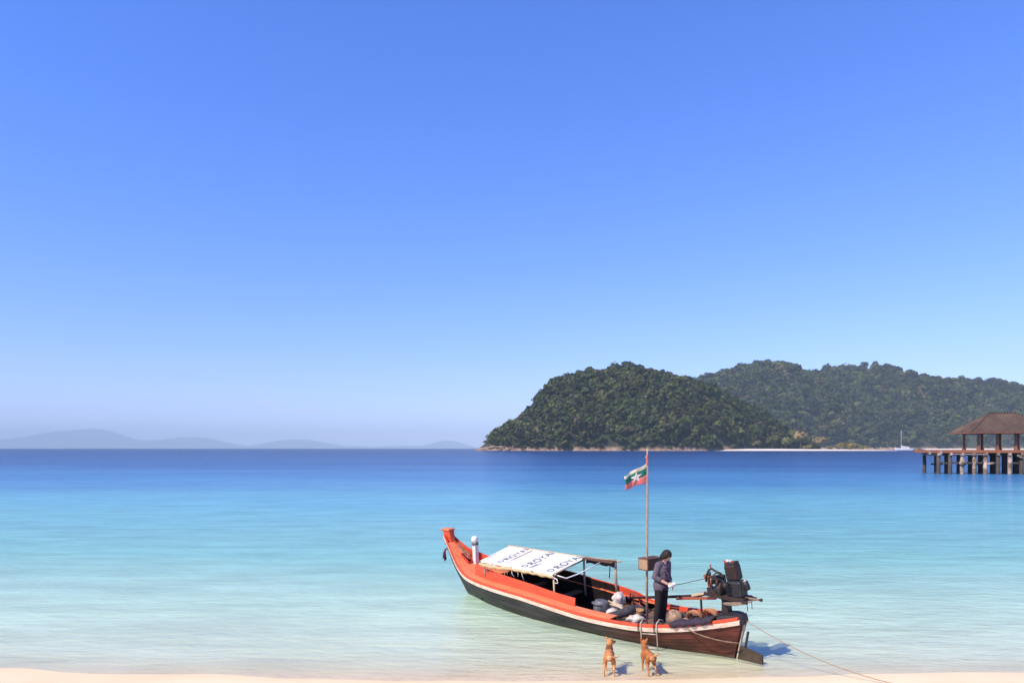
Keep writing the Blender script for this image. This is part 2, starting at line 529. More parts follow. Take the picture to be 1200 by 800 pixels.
xs = np.concatenate([[-30000, -6000, -1500, -400, -150], np.linspace(-60, 60, 121), [150, 400, 1500, 6000, 30000]])
ys = np.concatenate([[-40, -10, 0, 5], np.linspace(8, 32, 97), np.linspace(33, 110, 40), [160, 400, 1500, 6000, 36000]])
bed = MB()
rows = []
for y in ys:
    row = []
    for x in xs:
        z = bed_z(x, y)
        if abs(x) < 61 and y < 40:
            z += 0.010 * mnoise.noise(Vector((x * 0.8, y * 1.6, 0.3))) + 0.004 * mnoise.noise(Vector((x * 3.1, y * 4.0, 2.0)))
        row.append((x, y, z))
    rows.append(row)
bed.grid(rows)
o = bed.build('beach', M['sand'], smooth=True)
tag(o, 'pale peach sand beach running down under the clear water', 'beach', kind='structure')

# ---------------------------------------------------------------- sea
def sea_material():
    m = bpy.data.materials.new('sea_water')
    m.use_nodes = True
    nt = m.node_tree
    nt.nodes.clear()
    N = nt.nodes.new
    Lk = nt.links.new
    out = N('ShaderNodeOutputMaterial')
    geo = N('ShaderNodeNewGeometry')
    sp = N('ShaderNodeSeparateXYZ')
    Lk(geo.outputs['Position'], sp.inputs[0])
    # metres from the shore, bent by broad noise so that the bands of depth wander
    nb = N('ShaderNodeTexNoise'); nb.inputs['Scale'].default_value = 0.035; nb.inputs['Detail'].default_value = 5
    mpb = N('ShaderNodeMapping'); mpb.inputs['Scale'].default_value = (0.45, 1.0, 1.0)
    Lk(geo.outputs['Position'], mpb.inputs[0]); Lk(mpb.outputs[0], nb.inputs[0])
    off = N('ShaderNodeMath'); off.operation = 'SUBTRACT'; off.inputs[1].default_value = 12.6
    Lk(sp.outputs['Y'], off.inputs[0])
    mx0 = N('ShaderNodeMath'); mx0.operation = 'MAXIMUM'; mx0.inputs[1].default_value = 0.0
    Lk(off.outputs[0], mx0.inputs[0])
    p1 = N('ShaderNodeMath'); p1.operation = 'ADD'; p1.inputs[1].default_value = 1.0
    Lk(mx0.outputs[0], p1.inputs[0])
    lg = N('ShaderNodeMath'); lg.operation = 'LOGARITHM'; lg.inputs[1].default_value = 2000.0
    Lk(p1.outputs[0], lg.inputs[0])
    wob = N('ShaderNodeMath'); wob.operation = 'MULTIPLY_ADD'; wob.inputs[1].default_value = 0.14
    sb = N('ShaderNodeMath'); sb.operation = 'SUBTRACT'; sb.inputs[1].default_value = 0.5
    Lk(nb.outputs['Fac'], sb.inputs[0]); Lk(sb.outputs[0], wob.inputs[0]); Lk(lg.outputs[0], wob.inputs[2])
    # t: 0 shore, .3 = 9 m, .45 = 30 m, .6 = 95 m, .75 = 300 m, 1 = 2 km
    col = N('ShaderNodeValToRGB')
    cr = col.color_ramp
    def setramp(cr, pts):
        while len(cr.elements) < len(pts): cr.elements.new(0.5)
        for e, (p, c) in zip(cr.elements, pts):
            e.position = p; e.color = (*c, 1)
    setramp(cr, [(0.0, (0.98, 0.94, 0.74)), (0.24, (0.68, 0.92, 0.71)), (0.36, (0.29, 0.64, 0.56)), (0.48, (0.150, 0.42, 0.50)),
                 (0.57, (0.060, 0.22, 0.42)), (0.67, (0.026, 0.105, 0.28)), (0.8, (0.014, 0.060, 0.19)), (1.0, (0.010, 0.042, 0.14))])
    Lk(wob.outputs[0], col.inputs[0])
    opa = N('ShaderNodeValToRGB')
    setramp(opa.color_ramp, [(0.0, (0, 0, 0)), (0.1, (0.42,) * 3), (0.22, (0.60,) * 3), (0.32, (0.68,) * 3), (0.42, (0.86,) * 3), (0.52, (1, 1, 1))])
    Lk(wob.outputs[0], opa.inputs[0])
    # waves: small ripples near, streaks of breeze farther out
    def wave(scale, sx, sy, det, rough=0.55):
        n = N('ShaderNodeTexNoise'); n.inputs['Scale'].default_value = scale; n.inputs['Detail'].default_value = det
        n.inputs['Roughness'].default_value = rough
        mp = N('ShaderNodeMapping'); mp.inputs['Scale'].default_value = (sx, sy, 1)
        mp.inputs['Rotation'].default_value = (0, 0, R(12))
        Lk(geo.outputs['Position'], mp.inputs[0]); Lk(mp.outputs[0], n.inputs[0])
        return n
    wa = wave(3.2, 0.55, 1.3, 4)
    wb = wave(0.55, 0.5, 1.4, 5)
    wc = wave(0.06, 0.4, 1.6, 6, 0.65)
    b1 = N('ShaderNodeBump'); b1.inputs['Strength'].default_value = 1.0; b1.inputs['Distance'].default_value = 0.042
    Lk(wa.outputs['Fac'], b1.inputs['Height'])
    b2 = N('ShaderNodeBump'); b2.inputs['Strength'].default_value = 1.0; b2.inputs['Distance'].default_value = 0.085
    Lk(wb.outputs['Fac'], b2.inputs['Height']); Lk(b1.outputs[0], b2.inputs['Normal'])
    b3 = N('ShaderNodeBump'); b3.inputs['Strength'].default_value = 1.0; b3.inputs['Distance'].default_value = 0.12
    Lk(wc.outputs['Fac'], b3.inputs['Height']); Lk(b2.outputs[0], b3.inputs['Normal'])
    # body
    tr = N('ShaderNodeBsdfTransparent')
    trc = N('ShaderNodeMix'); trc.data_type = 'RGBA'
    trc.inputs[6].default_value = (1, 1, 1, 1); trc.inputs[7].default_value = (0.62, 0.93, 0.84, 1)
    Lk(opa.outputs[0], trc.inputs['Factor']); Lk(trc.outputs[2], tr.inputs[0])
    df = N('ShaderNodeBsdfDiffuse')
    # streaks: breeze lanes far out, weed and ripple patches nearer in
    def streak(scale, sx):
        n = N('ShaderNodeTexNoise'); n.inputs['Scale'].default_value = scale; n.inputs['Detail'].default_value = 8
        n.inputs['Roughness'].default_value = 0.72
        mp = N('ShaderNodeMapping'); mp.inputs['Scale'].default_value = (sx, 1, 1); mp.inputs['Rotation'].default_value = (0, 0, R(4))
        Lk(geo.outputs['Position'], mp.inputs[0]); Lk(mp.outputs[0], n.inputs[0])
        return n
    s1 = streak(0.8, 0.30); s2 = streak(0.016, 0.10)
    sm_ = N('ShaderNodeMath'); sm_.operation = 'ADD'
    Lk(s1.outputs['Fac'], sm_.inputs[0]); Lk(s2.outputs['Fac'], sm_.inputs[1])
    sr = N('ShaderNodeMapRange'); sr.inputs[1].default_value = 0.7; sr.inputs[2].default_value = 1.3; sr.inputs[3].default_value = 0.66; sr.inputs[4].default_value = 1.27
    Lk(sm_.outputs[0], sr.inputs[0])
    sv = N('ShaderNodeVectorMath'); sv.operation = 'SCALE'
    Lk(col.outputs[0], sv.inputs[0]); Lk(sr.outputs[0], sv.inputs['Scale'])
    Lk(sv.outputs[0], df.inputs['Color'])
    Lk(b3.outputs[0], df.inputs['Normal'])
    body = N('ShaderNodeMixShader')
    Lk(opa.outputs[0], body.inputs[0]); Lk(tr.outputs[0], body.inputs[1]); Lk(df.outputs[0], body.inputs[2])
    gl = N('ShaderNodeBsdfGlossy'); gl.inputs['Roughness'].default_value = 0.13
    Lk(b3.outputs[0], gl.inputs['Normal'])
    fr = N('ShaderNodeFresnel'); fr.inputs['IOR'].default_value = 1.33
    Lk(b3.outputs[0], fr.inputs['Normal'])
    fm = N('ShaderNodeMath'); fm.operation = 'MULTIPLY'; fm.inputs[1].default_value = 0.88
    Lk(fr.outputs[0], fm.inputs[0])
    fc = N('ShaderNodeMath'); fc.operation = 'MINIMUM'; fc.inputs[1].default_value = 0.36
    Lk(fm.outputs[0], fc.inputs[0])
    surf = N('ShaderNodeMixShader')
    Lk(fc.outputs[0], surf.inputs[0]); Lk(body.outputs[0], surf.inputs[1]); Lk(gl.outputs[0], surf.inputs[2])
    Lk(surf.outputs[0], out.inputs[0])
    return m
M['sea'] = sea_material()
sea = MB()
xs = np.concatenate([-np.geomspace(30000, 10, 30), np.linspace(-8, 8, 9), np.geomspace(10, 30000, 30)])
ys = np.geomspace(11.0, 33000, 60)
sea.grid([[(x, y, 0.0) for x in xs] for y in ys])
o = sea.build('sea', M['sea'])
tag(o, 'clear turquoise shallows deepening to blue sea out to the horizon', 'sea', kind='structure')


# ---------------------------------------------------------------- land: headland, hills, spit, far hills
def px_to_x(px, D): return (px - 600) / 850.0 * D
def px_to_z(py, D): return CAM_H + (525 - py) / 850.0 * D

def fbm(x, y, s, o=4):
    v, a = 0.0, 1.0
    for i in range(o):
        v += a * mnoise.noise(Vector((x / s, y / s, 3.7 * i)))
        s *= 0.5; a *= 0.5
    return v

class Land:
    """a wooded ridge: crest height, crest depth and half width along x"""
    def __init__(self, D, sil, ys, wf, wb, crown, shape=0.75):
        xs = [px_to_x(p, D) for p, _ in sil]
        zs = [max(1.0, px_to_z(q, D) - crown) for _, q in sil]
        self.h = interp(xs, zs)
        self.yc = interp([px_to_x(p, D) for p, _ in ys], [q for _, q in ys])
        self.wf = interp([px_to_x(p, D) for p, _ in wf], [q for _, q in wf])
        self.wb = wb
        self.x0, self.x1 = xs[0], xs[-1]
        self.shape = shape
    def z(self, x, y):
        if x < self.x0 - 30 or x > self.x1 + 200: return -6.0
        e = 1.0
        if x < self.x0: e = max(0.0, 1 - (self.x0 - x) / 30)
        c = self.yc(x)
        w = self.wf(x) if y < c else self.wb
        s = abs(y - c) / w
        if s > 1.05: return -6.0
        g = max(0.0, 1 - s ** 1.7) ** self.shape
        base = max(self.h(x), 1.0) * g * e
        n = fbm(x, y, 90) * 0.10 * base * min(1, s * 2.5)
        return base + n - (0.8 if s > 0.97 else 0) - (6.0 * max(0, (s - 0.97) / 0.08))

headland = Land(1290, [(563, 520), (570, 514.5), (580, 508), (590, 502), (600, 496), (612, 489), (622, 479), (635, 459), (650, 447), (665, 441), (690, 436), (710, 433), (737, 427),
                       (760, 431), (790, 441), (820, 450), (850, 462), (880, 477), (905, 492), (925, 505), (945, 515), (960, 521)],
                [(563, 1190), (600, 1240), (650, 1290), (800, 1300), (880, 1310), (960, 1310)],
                [(563, 18), (585, 60), (600, 90), (650, 150), (800, 165), (850, 132), (880, 100), (930, 60), (960, 40)], 200, 9.0, 0.62)
hills = Land(2450, [(700, 500), (740, 468), (780, 449), (815, 444), (840, 440), (870, 432), (900, 426), (925, 435), (942, 442), (960, 436), (985, 432), (1005, 430), (1030, 433),
                    (1060, 441), (1080, 447), (1110, 446), (1140, 450), (1160, 459), (1180, 467), (1200, 476), (1240, 486), (1300, 497), (1360, 515)],
             [(700, 2350), (900, 2450), (1100, 2450), (1360, 2300)],
             [(700, 300), (800, 480), (1000, 520), (1200, 480), (1300, 350), (1360, 200)], 500, 13.0, 0.7)

def terrain(land, name, x0, x1, y0, y1, st, material, label):
    mb = MB()
    X = np.arange(x0, x1 + st, st)
    Y = np.arange(y0, y1 + st, st)
    mb.grid([[(x, y, land.z(x, y)) for x in X] for y in Y])
    o = mb.build(name, material, smooth=True)
    return tag(o, label, name.replace('_', ' '), kind='structure')

def rock_mix():
    """rock where the slope meets the water, soil under the trees above"""
    m, nt, bs, out = newmat('headland_ground')
    geo = nt.nodes.new('ShaderNodeNewGeometry')
    sp = nt.nodes.new('ShaderNodeSeparateXYZ')
    nt.links.new(geo.outputs['Position'], sp.inputs[0])
    nz = nt.nodes.new('ShaderNodeTexNoise'); nz.inputs['Scale'].default_value = 0.09; nz.inputs['Detail'].default_value = 9
    nt.links.new(geo.outputs['Position'], nz.inputs[0])
    rk = nt.nodes.new('ShaderNodeValToRGB')
    rk.color_ramp.elements[0].position = 0.35; rk.color_ramp.elements[0].color = (0.13, 0.08, 0.06, 1)
    rk.color_ramp.elements[1].position = 0.65; rk.color_ramp.elements[1].color = (0.36, 0.24, 0.17, 1)
    nt.links.new(nz.outputs['Fac'], rk.inputs[0])
    ad = nt.nodes.new('ShaderNodeMath'); ad.operation = 'MULTIPLY_ADD'; ad.inputs[1].default_value = -9
    nt.links.new(nz.outputs['Fac'], ad.inputs[0]); nt.links.new(sp.outputs['Z'], ad.inputs[2])
    mr = nt.nodes.new('ShaderNodeMapRange'); mr.inputs[1].default_value = -2; mr.inputs[2].default_value = 3
    nt.links.new(ad.outputs[0], mr.inputs[0])
    mx = nt.nodes.new('ShaderNodeMix'); mx.data_type = 'RGBA'
    nt.links.new(mr.outputs[0], mx.inputs['Factor'])
    nt.links.new(rk.outputs[0], mx.inputs[6]); mx.inputs[7].default_value = (0.030, 0.034, 0.016, 1)
    nt.links.new(mx.outputs[2], bs.inputs['Base Color'])
    bs.inputs['Roughness'].default_value = 0.95
    b = nt.nodes.new('ShaderNodeBump'); b.inputs['Strength'].default_value = 1; b.inputs['Distance'].default_value = 2.5
    nt.links.new(nz.outputs['Fac'], b.inputs['Height']); nt.links.new(b.outputs[0], bs.inputs['Normal'])
    return m
M['headland'] = rock_mix()
terrain(headland, 'headland', px_to_x(560, 1290), px_to_x(975, 1290), 1110, 1500, 7, M['headland'], 'steep wooded headland with a rocky point above the sea')
terrain(hills, 'island_hills', px_to_x(690, 2450), px_to_x(1420, 2450), 1900, 2960, 22, M['headland'], 'wooded hills of the island behind the headland')

# crowns: shells of leaf-sized clumps
def crown_template(seed, nq, flat=0.8, q=0.30):
    r = np.random.default_rng(seed)
    V, F = [], []
    lobes = [(np.array([r.normal(0, .33), r.normal(0, .33), r.uniform(-.25, .4)]), r.uniform(.42, .72)) for _ in range(6)]
    lobes.append((np.array([0, 0, 0.]), .75))
    for i in range(nq):
        c, rad = lobes[r.integers(len(lobes))]
        d = r.normal(size=3); d[2] = abs(d[2]) * 1.0 - 0.25; d /= np.linalg.norm(d)
        p = c + d * rad * r.uniform(.86, 1.05)
        nrm = d * 1.0 + r.normal(size=3) * 0.33
        nrm /= np.linalg.norm(nrm)
        a = np.cross(nrm, [0.3, 0.1, 1.0]); a /= np.linalg.norm(a)
        b = np.cross(nrm, a)
        s = q * r.uniform(.6, 1.25)
        k = len(V)
        for (x, y) in ((-1, -.7), (1, -.8), (.8, .9), (-.9, .8)):
            pp = p + (a * x * r.uniform(.6, 1.2) + b * y * r.uniform(.6, 1.2)) * s - nrm * s * 0.25 * (abs(x) + abs(y) - 1)
            pp[2] *= 1.0
            V.append(pp)
        F.append((k, k + 1, k + 2, k + 3))
    V = np.array(V); V[:, 2] *= flat
    return V, np.array(F)

def fast_mesh(name, V, F, C, material):
    me = bpy.data.meshes.new(name)
    me.vertices.add(len(V)); me.vertices.foreach_set('co', V.astype(np.float32).ravel())
    me.loops.add(F.size); me.loops.foreach_set('vertex_index', F.astype(np.int32).ravel())
    me.polygons.add(len(F)); me.polygons.foreach_set('loop_start', np.arange(0, F.size, F.shape[1], dtype=np.int32))
    a = me.color_attributes.new('col', 'FLOAT_COLOR', 'POINT')
    cc = np.ones((len(V), 4), dtype=np.float32); cc[:, :3] = C
    a.data.foreach_set('color', cc.ravel())
    me.materials.append(material)
    me.update(calc_edges=True)
    me.validate()
    return me

TEMPL = [crown_template(100 + i, 105, random.choice([.8, .95, 1.1]), 0.25) for i in range(10)]
TONES = np.array([(0.056, 0.060, 0.019), (0.040, 0.052, 0.018), (0.070, 0.078, 0.026), (0.034, 0.042, 0.018), (0.085, 0.082, 0.032), (0.046, 0.054, 0.024), (0.095, 0.075, 0.038)])
def wood(name, land, x0, x1, y0, y1, n, rmin, rmax, label, seed, zmin):
    r = np.random.default_rng(seed)
    VV, FF, CC = [], [], []
    k = 0
    placed = 0
    while placed < n:
        x = r.uniform(x0, x1)
        y = land.yc(x) - land.wf(x) * r.random() ** 0.52 if r.random() < 0.86 else land.yc(x) + r.random() * (y1 - land.yc(x))
        z = land.z(x, y)
        left = max(0.0, 1 - (x - land.x0) / 75.0) * 13 if land is headland else 0.0
        zm = zmin + left + 1.5 * (fbm(x, y, 40, 2))
        if z < zm: continue
        placed += 1
        R_ = r.uniform(rmin, rmax) * (0.55 if z < zm + 6 else 1.0)
        if r.random() < 0.06: R_ *= 1.3
        V, F = TEMPL[r.integers(len(TEMPL))]
        a = r.uniform(0, 2 * np.pi)
        m = np.array([[np.cos(a), -np.sin(a), 0], [np.sin(a), np.cos(a), 0], [0, 0, 1]])
        P = (V @ m.T) * np.array([R_, R_, R_ * r.uniform(.8, 1.25)]) + np.array([x, y, z + R_ * r.uniform(.1, 1.05)])
        broad = fbm(x + 500, y, 70, 2)
        t = TONES[r.choice(len(TONES), p=[.24, .22, .14, .18, .06, .11, .05])] * r.uniform(.5, 1.6) * np.array([0.96, 1.0, 0.86]) * (1 + 0.35 * broad) * (1.0 if land is headland else 0.82)
        VV.append(P); FF.append(F + k); k += len(P)
        CC.append(np.repeat(t[None], len(P), 0) * r.uniform(.85, 1.15, size=(len(P), 1)))
    me = fast_mesh(name, np.concatenate(VV), np.concatenate(FF), np.concatenate(CC), M['leaf'])
    o = bpy.data.objects.new(name, me)
    COL.objects.link(o)
    return tag(o, label, 'forest', kind='stuff')
wood('headland_forest', headland, px_to_x(567, 1290), px_to_x(965, 1290), 1120, 1390, 3400, 4.2, 10.0, 'dense dark green forest covering the headland', 5, 1.4)
wood('hill_forest', hills, px_to_x(740, 2450), px_to_x(1300, 2450), 1930, 2560, 5000, 7.5, 17.0, 'hazy green forest covering the hills behind the headland', 6, 2.5)

# single trees that stand out: on the skylines and behind the spit
def trunk_mesh(h, r0, seed):
    rr = random.Random(seed)
    mb = MB()
    top = Vector((rr.uniform(-.1, .1) * h, rr.uniform(-.1, .1) * h, h))
    mb.tube([(0, 0, -2), (0, 0, 0), top * 0.5 + Vector((.03 * h, 0, 0)), top], [r0 * 1.2, r0, r0 * .75, r0 * .5], 7)
    for k in range(4):
        a = k * 1.6 + rr.uniform(0, .6)
        st = top * rr.uniform(.6, .95)
        mb.tube([st, st + Vector((math.cos(a) * .22 * h, math.sin(a) * .22 * h, .22 * h)), st + Vector((math.cos(a) * .36 * h, math.sin(a) * .36 * h, .36 * h))], [r0 * .45, r0 * .3, r0 * .15], 5)
    return mb
tree_count = [0]
def tree(name, x, y, z, h, R_, tone, label, group=None, cat='tree', seed=0, flat=0.85):
    root = empty(name, (x, y, z))
    tag(root, label, cat, group)
    tk = trunk_mesh(h * .7, h * .022, seed).build('trunk', M['bark'], root, smooth=True)
    V, F = crown_template(300 + seed, 170, flat * 1.1, 0.24)
    r = np.random.default_rng(seed)
    P = V * R_ + np.array([0, 0, h - R_ * 0.75])
    C = np.repeat(np.array(tone)[None], len(P), 0) * r.uniform(.75, 1.25, size=(len(P), 1))
    me = fast_mesh('crown', P, F, C, M['leaf'])
    c = bpy.data.objects.new('crown', me); COL.objects.link(c); c.parent = root
    return root
for i, px in enumerate([654, 668, 683, 697, 706, 718, 727, 737, 741, 752, 764, 771, 783, 797, 812]):
    x = px_to_x(px, 1290); y = headland.yc(x) - 6 + (i % 3) * 7
    big = px in (737, 764, 718)
    tree('ridge_tree', x, y, headland.z(x, y) - 1, (13.5 if big else 11) + (i * 7 % 5), (6.6 if big else 5.6) + (i % 3) * .6, (0.045, 0.052, 0.020),
         'tall dark tree standing above the forest on the headland crest', 'skyline trees on the headland', seed=i)
for i, px in enumerate([818, 838, 858, 876, 890, 901, 912, 930, 948, 966, 984, 1003, 1014, 1032, 1052, 1072, 1096, 1113, 1126, 1148, 1170]):
    x = px_to_x(px, 2450); y = hills.yc(x) - 10 + (i % 3) * 10
    big = px in (901, 1014, 1113)
    tree('ridge_tree', x, y, hills.z(x, y) - 2, (30 if big else 19) + (i * 5 % 7), (13 if big else 10) + (i % 3), (0.044, 0.050, 0.022),
         'tall tree rising above the forest on the far hill crest', 'skyline trees on the far hills', seed=40 + i)

# sand spit in front of the hills, joined to the headland
def spit_z(x, y):
    t = (x - 330) / (640 - 330)
    if t < -0.1 or t > 1.0: return -1.5
    w = 42 * (1 - max(0, t)) ** 0.55 + 4
    s = abs(y - (1180 + 15 * t)) / w
    hgt = 4.2 * (1 - max(t, 0)) ** 0.45 * min(1, (t + 0.1) / 0.15)
    return hgt * (1 - s ** 2) - 0.4 if s < 1.3 else -1.5
mb = MB()
mb.grid([[(x, y, spit_z(x, y)) for x in np.arange(290, 650, 6)] for y in np.arange(1130, 1310, 5)])
o = mb.build('sand_spit', M['spit_sand'], smooth=True)
tag(o, 'low white sand spit running out from the headland', 'sand spit', kind='structure')
mb = MB()
mb.grid([[(x, y, 3.2 * (1 - ((y - 1935) / 45.0) ** 2) - 0.3 + 0.5 * mnoise.noise(Vector((x * .02, y * .03, 0)))) for x in np.arange(1080, 1900, 20)] for y in np.arange(1885, 1990, 8)])
o = mb.build('far_beach', M['spit_sand'], smooth=True)
tag(o, 'thin white beach below the far hills behind the jetty', 'beach', kind='structure')

for i, (px, D, h, R_, tone, nm, lb, ct) in enumerate([
    (938, 1205, 30, 11.5, (0.26, 0.19, 0.085), 'dry_tree', 'straw coloured tree with a rounded crown behind the sand spit', 'tree'),
    (962, 1208, 22, 11, (0.17, 0.13, 0.065), 'dry_tree', 'lower brownish tree right beside the straw coloured tree behind the sand spit', 'tree'),
    (921, 1200, 19, 10, (0.12, 0.13, 0.045), 'beach_tree', 'light green tree between the headland forest and the straw coloured tree', 'tree'),
    (905, 1198, 22, 10, (0.09, 0.095, 0.035), 'beach_tree', 'olive green tree at the foot of the headland beside the sand spit', 'tree'),
    (986, 1192, 12, 8.5, (0.20, 0.16, 0.05), 'beach_shrub', 'small yellowish shrub at the left end of the low scrub on the spit', 'shrub'),
    (998, 1190, 13, 11, (0.21, 0.18, 0.05), 'beach_shrub', 'broad yellow green shrub in the middle of the scrub on the spit', 'shrub'),
    (1011, 1192, 10, 8, (0.16, 0.15, 0.05), 'beach_shrub', 'olive shrub at the outer end of the scrub on the spit', 'shrub'),
    (948, 1184, 8, 7, (0.19, 0.16, 0.06), 'beach_shrub', 'low pale bush on the sand below the straw coloured tree', 'shrub'),
    (972, 1184, 7, 6, (0.15, 0.13, 0.05), 'beach_shrub', 'low brownish bush on the sand between tree and scrub', 'shrub')]):
    x = px_to_x(px, D)
    tree(nm, x, D, max(0.5, spit_z(x, D)), h, R_, tone, lb, None, ct, seed=80 + i, flat=0.62 if ct == 'shrub' else 0.8)

# boulders along the foot of the headland: uncountable scree
mb = MB()
rr = random.Random(3)
for k in range(420):
    px = 567 + (rr.random() ** 1.6) * 300
    x = px_to_x(px, 1290)
    y = headland.yc(x) - headland.wf(x) * rr.uniform(0.90, 1.0)
    z = max(-0.3, headland.z(x, y))
    if z > 7: continue
    s = rr.uniform(0.8, 2.6) * (1.5 if px < 590 else 1)
    base = len(mb.v)
    mb.lathe([(0.5, -.6), (1, -.2), (0.9, .3), (0.45, .65)], (0, 0, 0), 6)
    e = Euler((rr.uniform(-.5, .5), rr.uniform(-.5, .5), rr.uniform(0, 6))).to_matrix()
    for i in range(base, len(mb.v)):
        v = e @ (Vector(mb.v[i]) * s * rr.uniform(.8, 1.2))
        mb.v[i] = (v.x * 1.3 + x, v.y + y, v.z * .8 + z)
o = mb.build('shore_rocks', M['rock'])
tag(o, 'brown boulders scattered along the waterline of the headland', 'rocks', kind='stuff')

# far hills on the horizon, each its own ridge
D = 29000
for nm, sil, lb in [('far_hills', [(-140, 521), (-60, 517), (0, 515), (30, 511), (60, 506), (90, 503.5), (120, 503), (140, 508), (158, 514), (185, 515), (215, 512), (240, 512.5), (262, 517), (285, 522), (300, 525.2)], 'faint blue far hills with a double crest on the horizon'),
                    ('far_hills', [(285, 524), (310, 519), (340, 514.5), (360, 515), (385, 519), (405, 522), (425, 522.5), (445, 524), (460, 525.2)], 'low pale hills on the horizon between the double crest and the rounded hill'),
                    ('far_hills', [(425, 525), (450, 522.5), (480, 522), (500, 521), (515, 516.5), (530, 516), (545, 520), (560, 524), (575, 525.3)], 'faint rounded hill on the horizon beside the headland point')]:
    mb = MB()
    hh = interp([px_to_x(p, D) for p, _ in sil], [px_to_z(q, D) for _, q in sil])
    X = np.linspace(px_to_x(sil[0][0], D), px_to_x(sil[-1][0], D), 90)
    rows = []
    for t, g in ((-2400, -0.05), (-1600, .35), (-800, .75), (0, 1.0), (900, .7), (2000, -.05)):
        rows.append([(x, D + t, max(-4, hh(x) * g * (1 + (0.07 * fbm(x, t, 1800, 3) if abs(t) > 10 else 0.012 * fbm(x, 0, 700, 3))))) for x in X])
    mb.grid(rows)
    o = mb.build(nm, M['far'], smooth=True)
    tag(o, lb, 'hills', kind='structure')

# ---------------------------------------------------------------- haze
def haze():
    m = bpy.data.materials.new('sea_haze')
    m.use_nodes = True
    nt = m.node_tree
    nt.nodes.clear()
    out = nt.nodes.new('ShaderNodeOutputMaterial')
    pv = nt.nodes.new('ShaderNodeVolumePrincipled')
    pv.inputs['Color'].default_value = (0.69, 0.88, 1.0, 1)
    pv.inputs['Anisotropy'].default_value = -0.22
    pv.inputs['Density'].default_value = HAZE
    nt.links.new(pv.outputs[0], out.inputs['Volume'])
    mb = MB().box((0, 9000, 225), (64000, 18600 * 1.0, 480))
    # from behind the camera to beyond the far hills, a metre under the sea bed to just above the crests
    mb.v = [(x, (-300 if y < 9000 else 35000), (-14 if z < 225 else 800)) for x, y, z in mb.v]
    o = mb.build('haze', m)
    tag(o, 'thin pale blue sea haze over the water', 'haze', kind='stuff')
HAZE = 0.00007
haze()

# ---------------------------------------------------------------- the longtail boat (local x: stern to bow, local y: towards the beach side, z up)
M['box_end'] = mat('pale_box_wood', (0.42, 0.27, 0.17), .8, (0.28, 0.17, 0.10), 9, .004)
M['box_dark'] = mat('dark_box_wood', (0.16, 0.075, 0.045), .8, (0.09, 0.04, 0.028), 7, .005)
BOAT_LOC = Vector((4.25, 13.88, 0.0))
BOAT_ROT = Euler((-R(5), 0, math.atan2(0.748, -0.664)))
BM = Matrix.Translation(BOAT_LOC) @ BOAT_ROT.to_matrix().to_4x4()
def BP(u, v, z): return BM @ Vector((u, v, z))
def on_boat(name, u=0, v=0, z=0):
    o = empty(name)
    o.location = BP(u, v, z)
    o.rotation_euler = BOAT_ROT
    return o

beam = interp([-.25, 0, .5, 1, 2, 3, 4, 5, 6, 7, 7.7, 8.2, 8.6, 8.9, 9.05], [.11, .24, .46, .6, .76, .84, .87, .86, .8, .66, .5, .36, .22, .12, .085])
sheer = interp([-.25, 0, .27, .77, 1.3, 1.75, 2.5, 3.2, 4, 5.1, 6, 6.6, 7.14, 7.75, 8.13, 8.48, 8.75, 9.05], [.72, .66, .605, .505, .425, .385, .37, .385, .44, .512, .53, .54, .555, .63, .81, 1.06, 1.25, 1.50])
chine = interp([-.03, .33, 1, 2, 3, 4, 5, 6, 7, 7.7, 8.17], [.05, .12, .30, .5, .60, .67, .66, .54, .33, .15, .025])
bulw = interp([2.3, 2.9, 3.45, 4.1, 4.8, 5.6, 6.5, 7.2, 7.65, 8.1, 8.4, 8.64, 8.85], [.62, .70, .755, .80, .87, .92, .97, 1.01, 1.06, 1.19, 1.28, 1.38, 1.47])

boat = empty('longtail_boat', BOAT_LOC, BOAT_ROT)
tag(boat, 'orange and black wooden longtail boat with white tarpaulin canopy grounded in the shallows', 'boat')

# hull shell
NS = 60
rows = []
for i in range(NS + 1):
    s = i / NS
    us, uc, uk = -.25 + s * 9.30, -.03 + s * 8.20, .05 + s * 7.75
    zk = -.05 - .03 * min(uk, 6.5) + (0.14 * max(0, (uk - 6.0) / 1.8) ** 2)
    row = []
    for sg in (-1, 1):
        pts = []
        for t in (0, .2, .4, .6, .8, 1.0):
            a = np.array([us, beam(us), sheer(us)]); b = np.array([uc, chine(uc), -0.02])
            p = a * (1 - t) + b * t
            p[1] += 0.10 * math.sin(math.pi * t) * min(1, beam(us) / .5) * .6
            if us > 7.4:                              # stem profile bends like the photo's
                p[0] += 0.10 * math.sin(math.pi * t) * (us - 7.4) / 1.65
            pts.append((p[0], sg * p[1], p[2]))
        k1 = (uk + (uc - uk) * .4, sg * chine(uc) * .55, zk * .75)
        pts.append(k1)
        if sg < 0: row += pts + [(uk, 0, zk)]
        else: row += list(reversed(pts))
    rows.append(row)
hb = MB()
hb.grid(rows)
n = len(rows[0])
hb.add(rows[0], [tuple(range(n))])                      # transom
hull = hb.build('hull', M['hull'], boat, smooth=True)
sol = hull.modifiers.new('thick', 'SOLIDIFY')
sol.thickness = 0.03
sol.offset = -1
es = hull.modifiers.new('edges', 'EDGE_SPLIT'); es.split_angle = R(50)

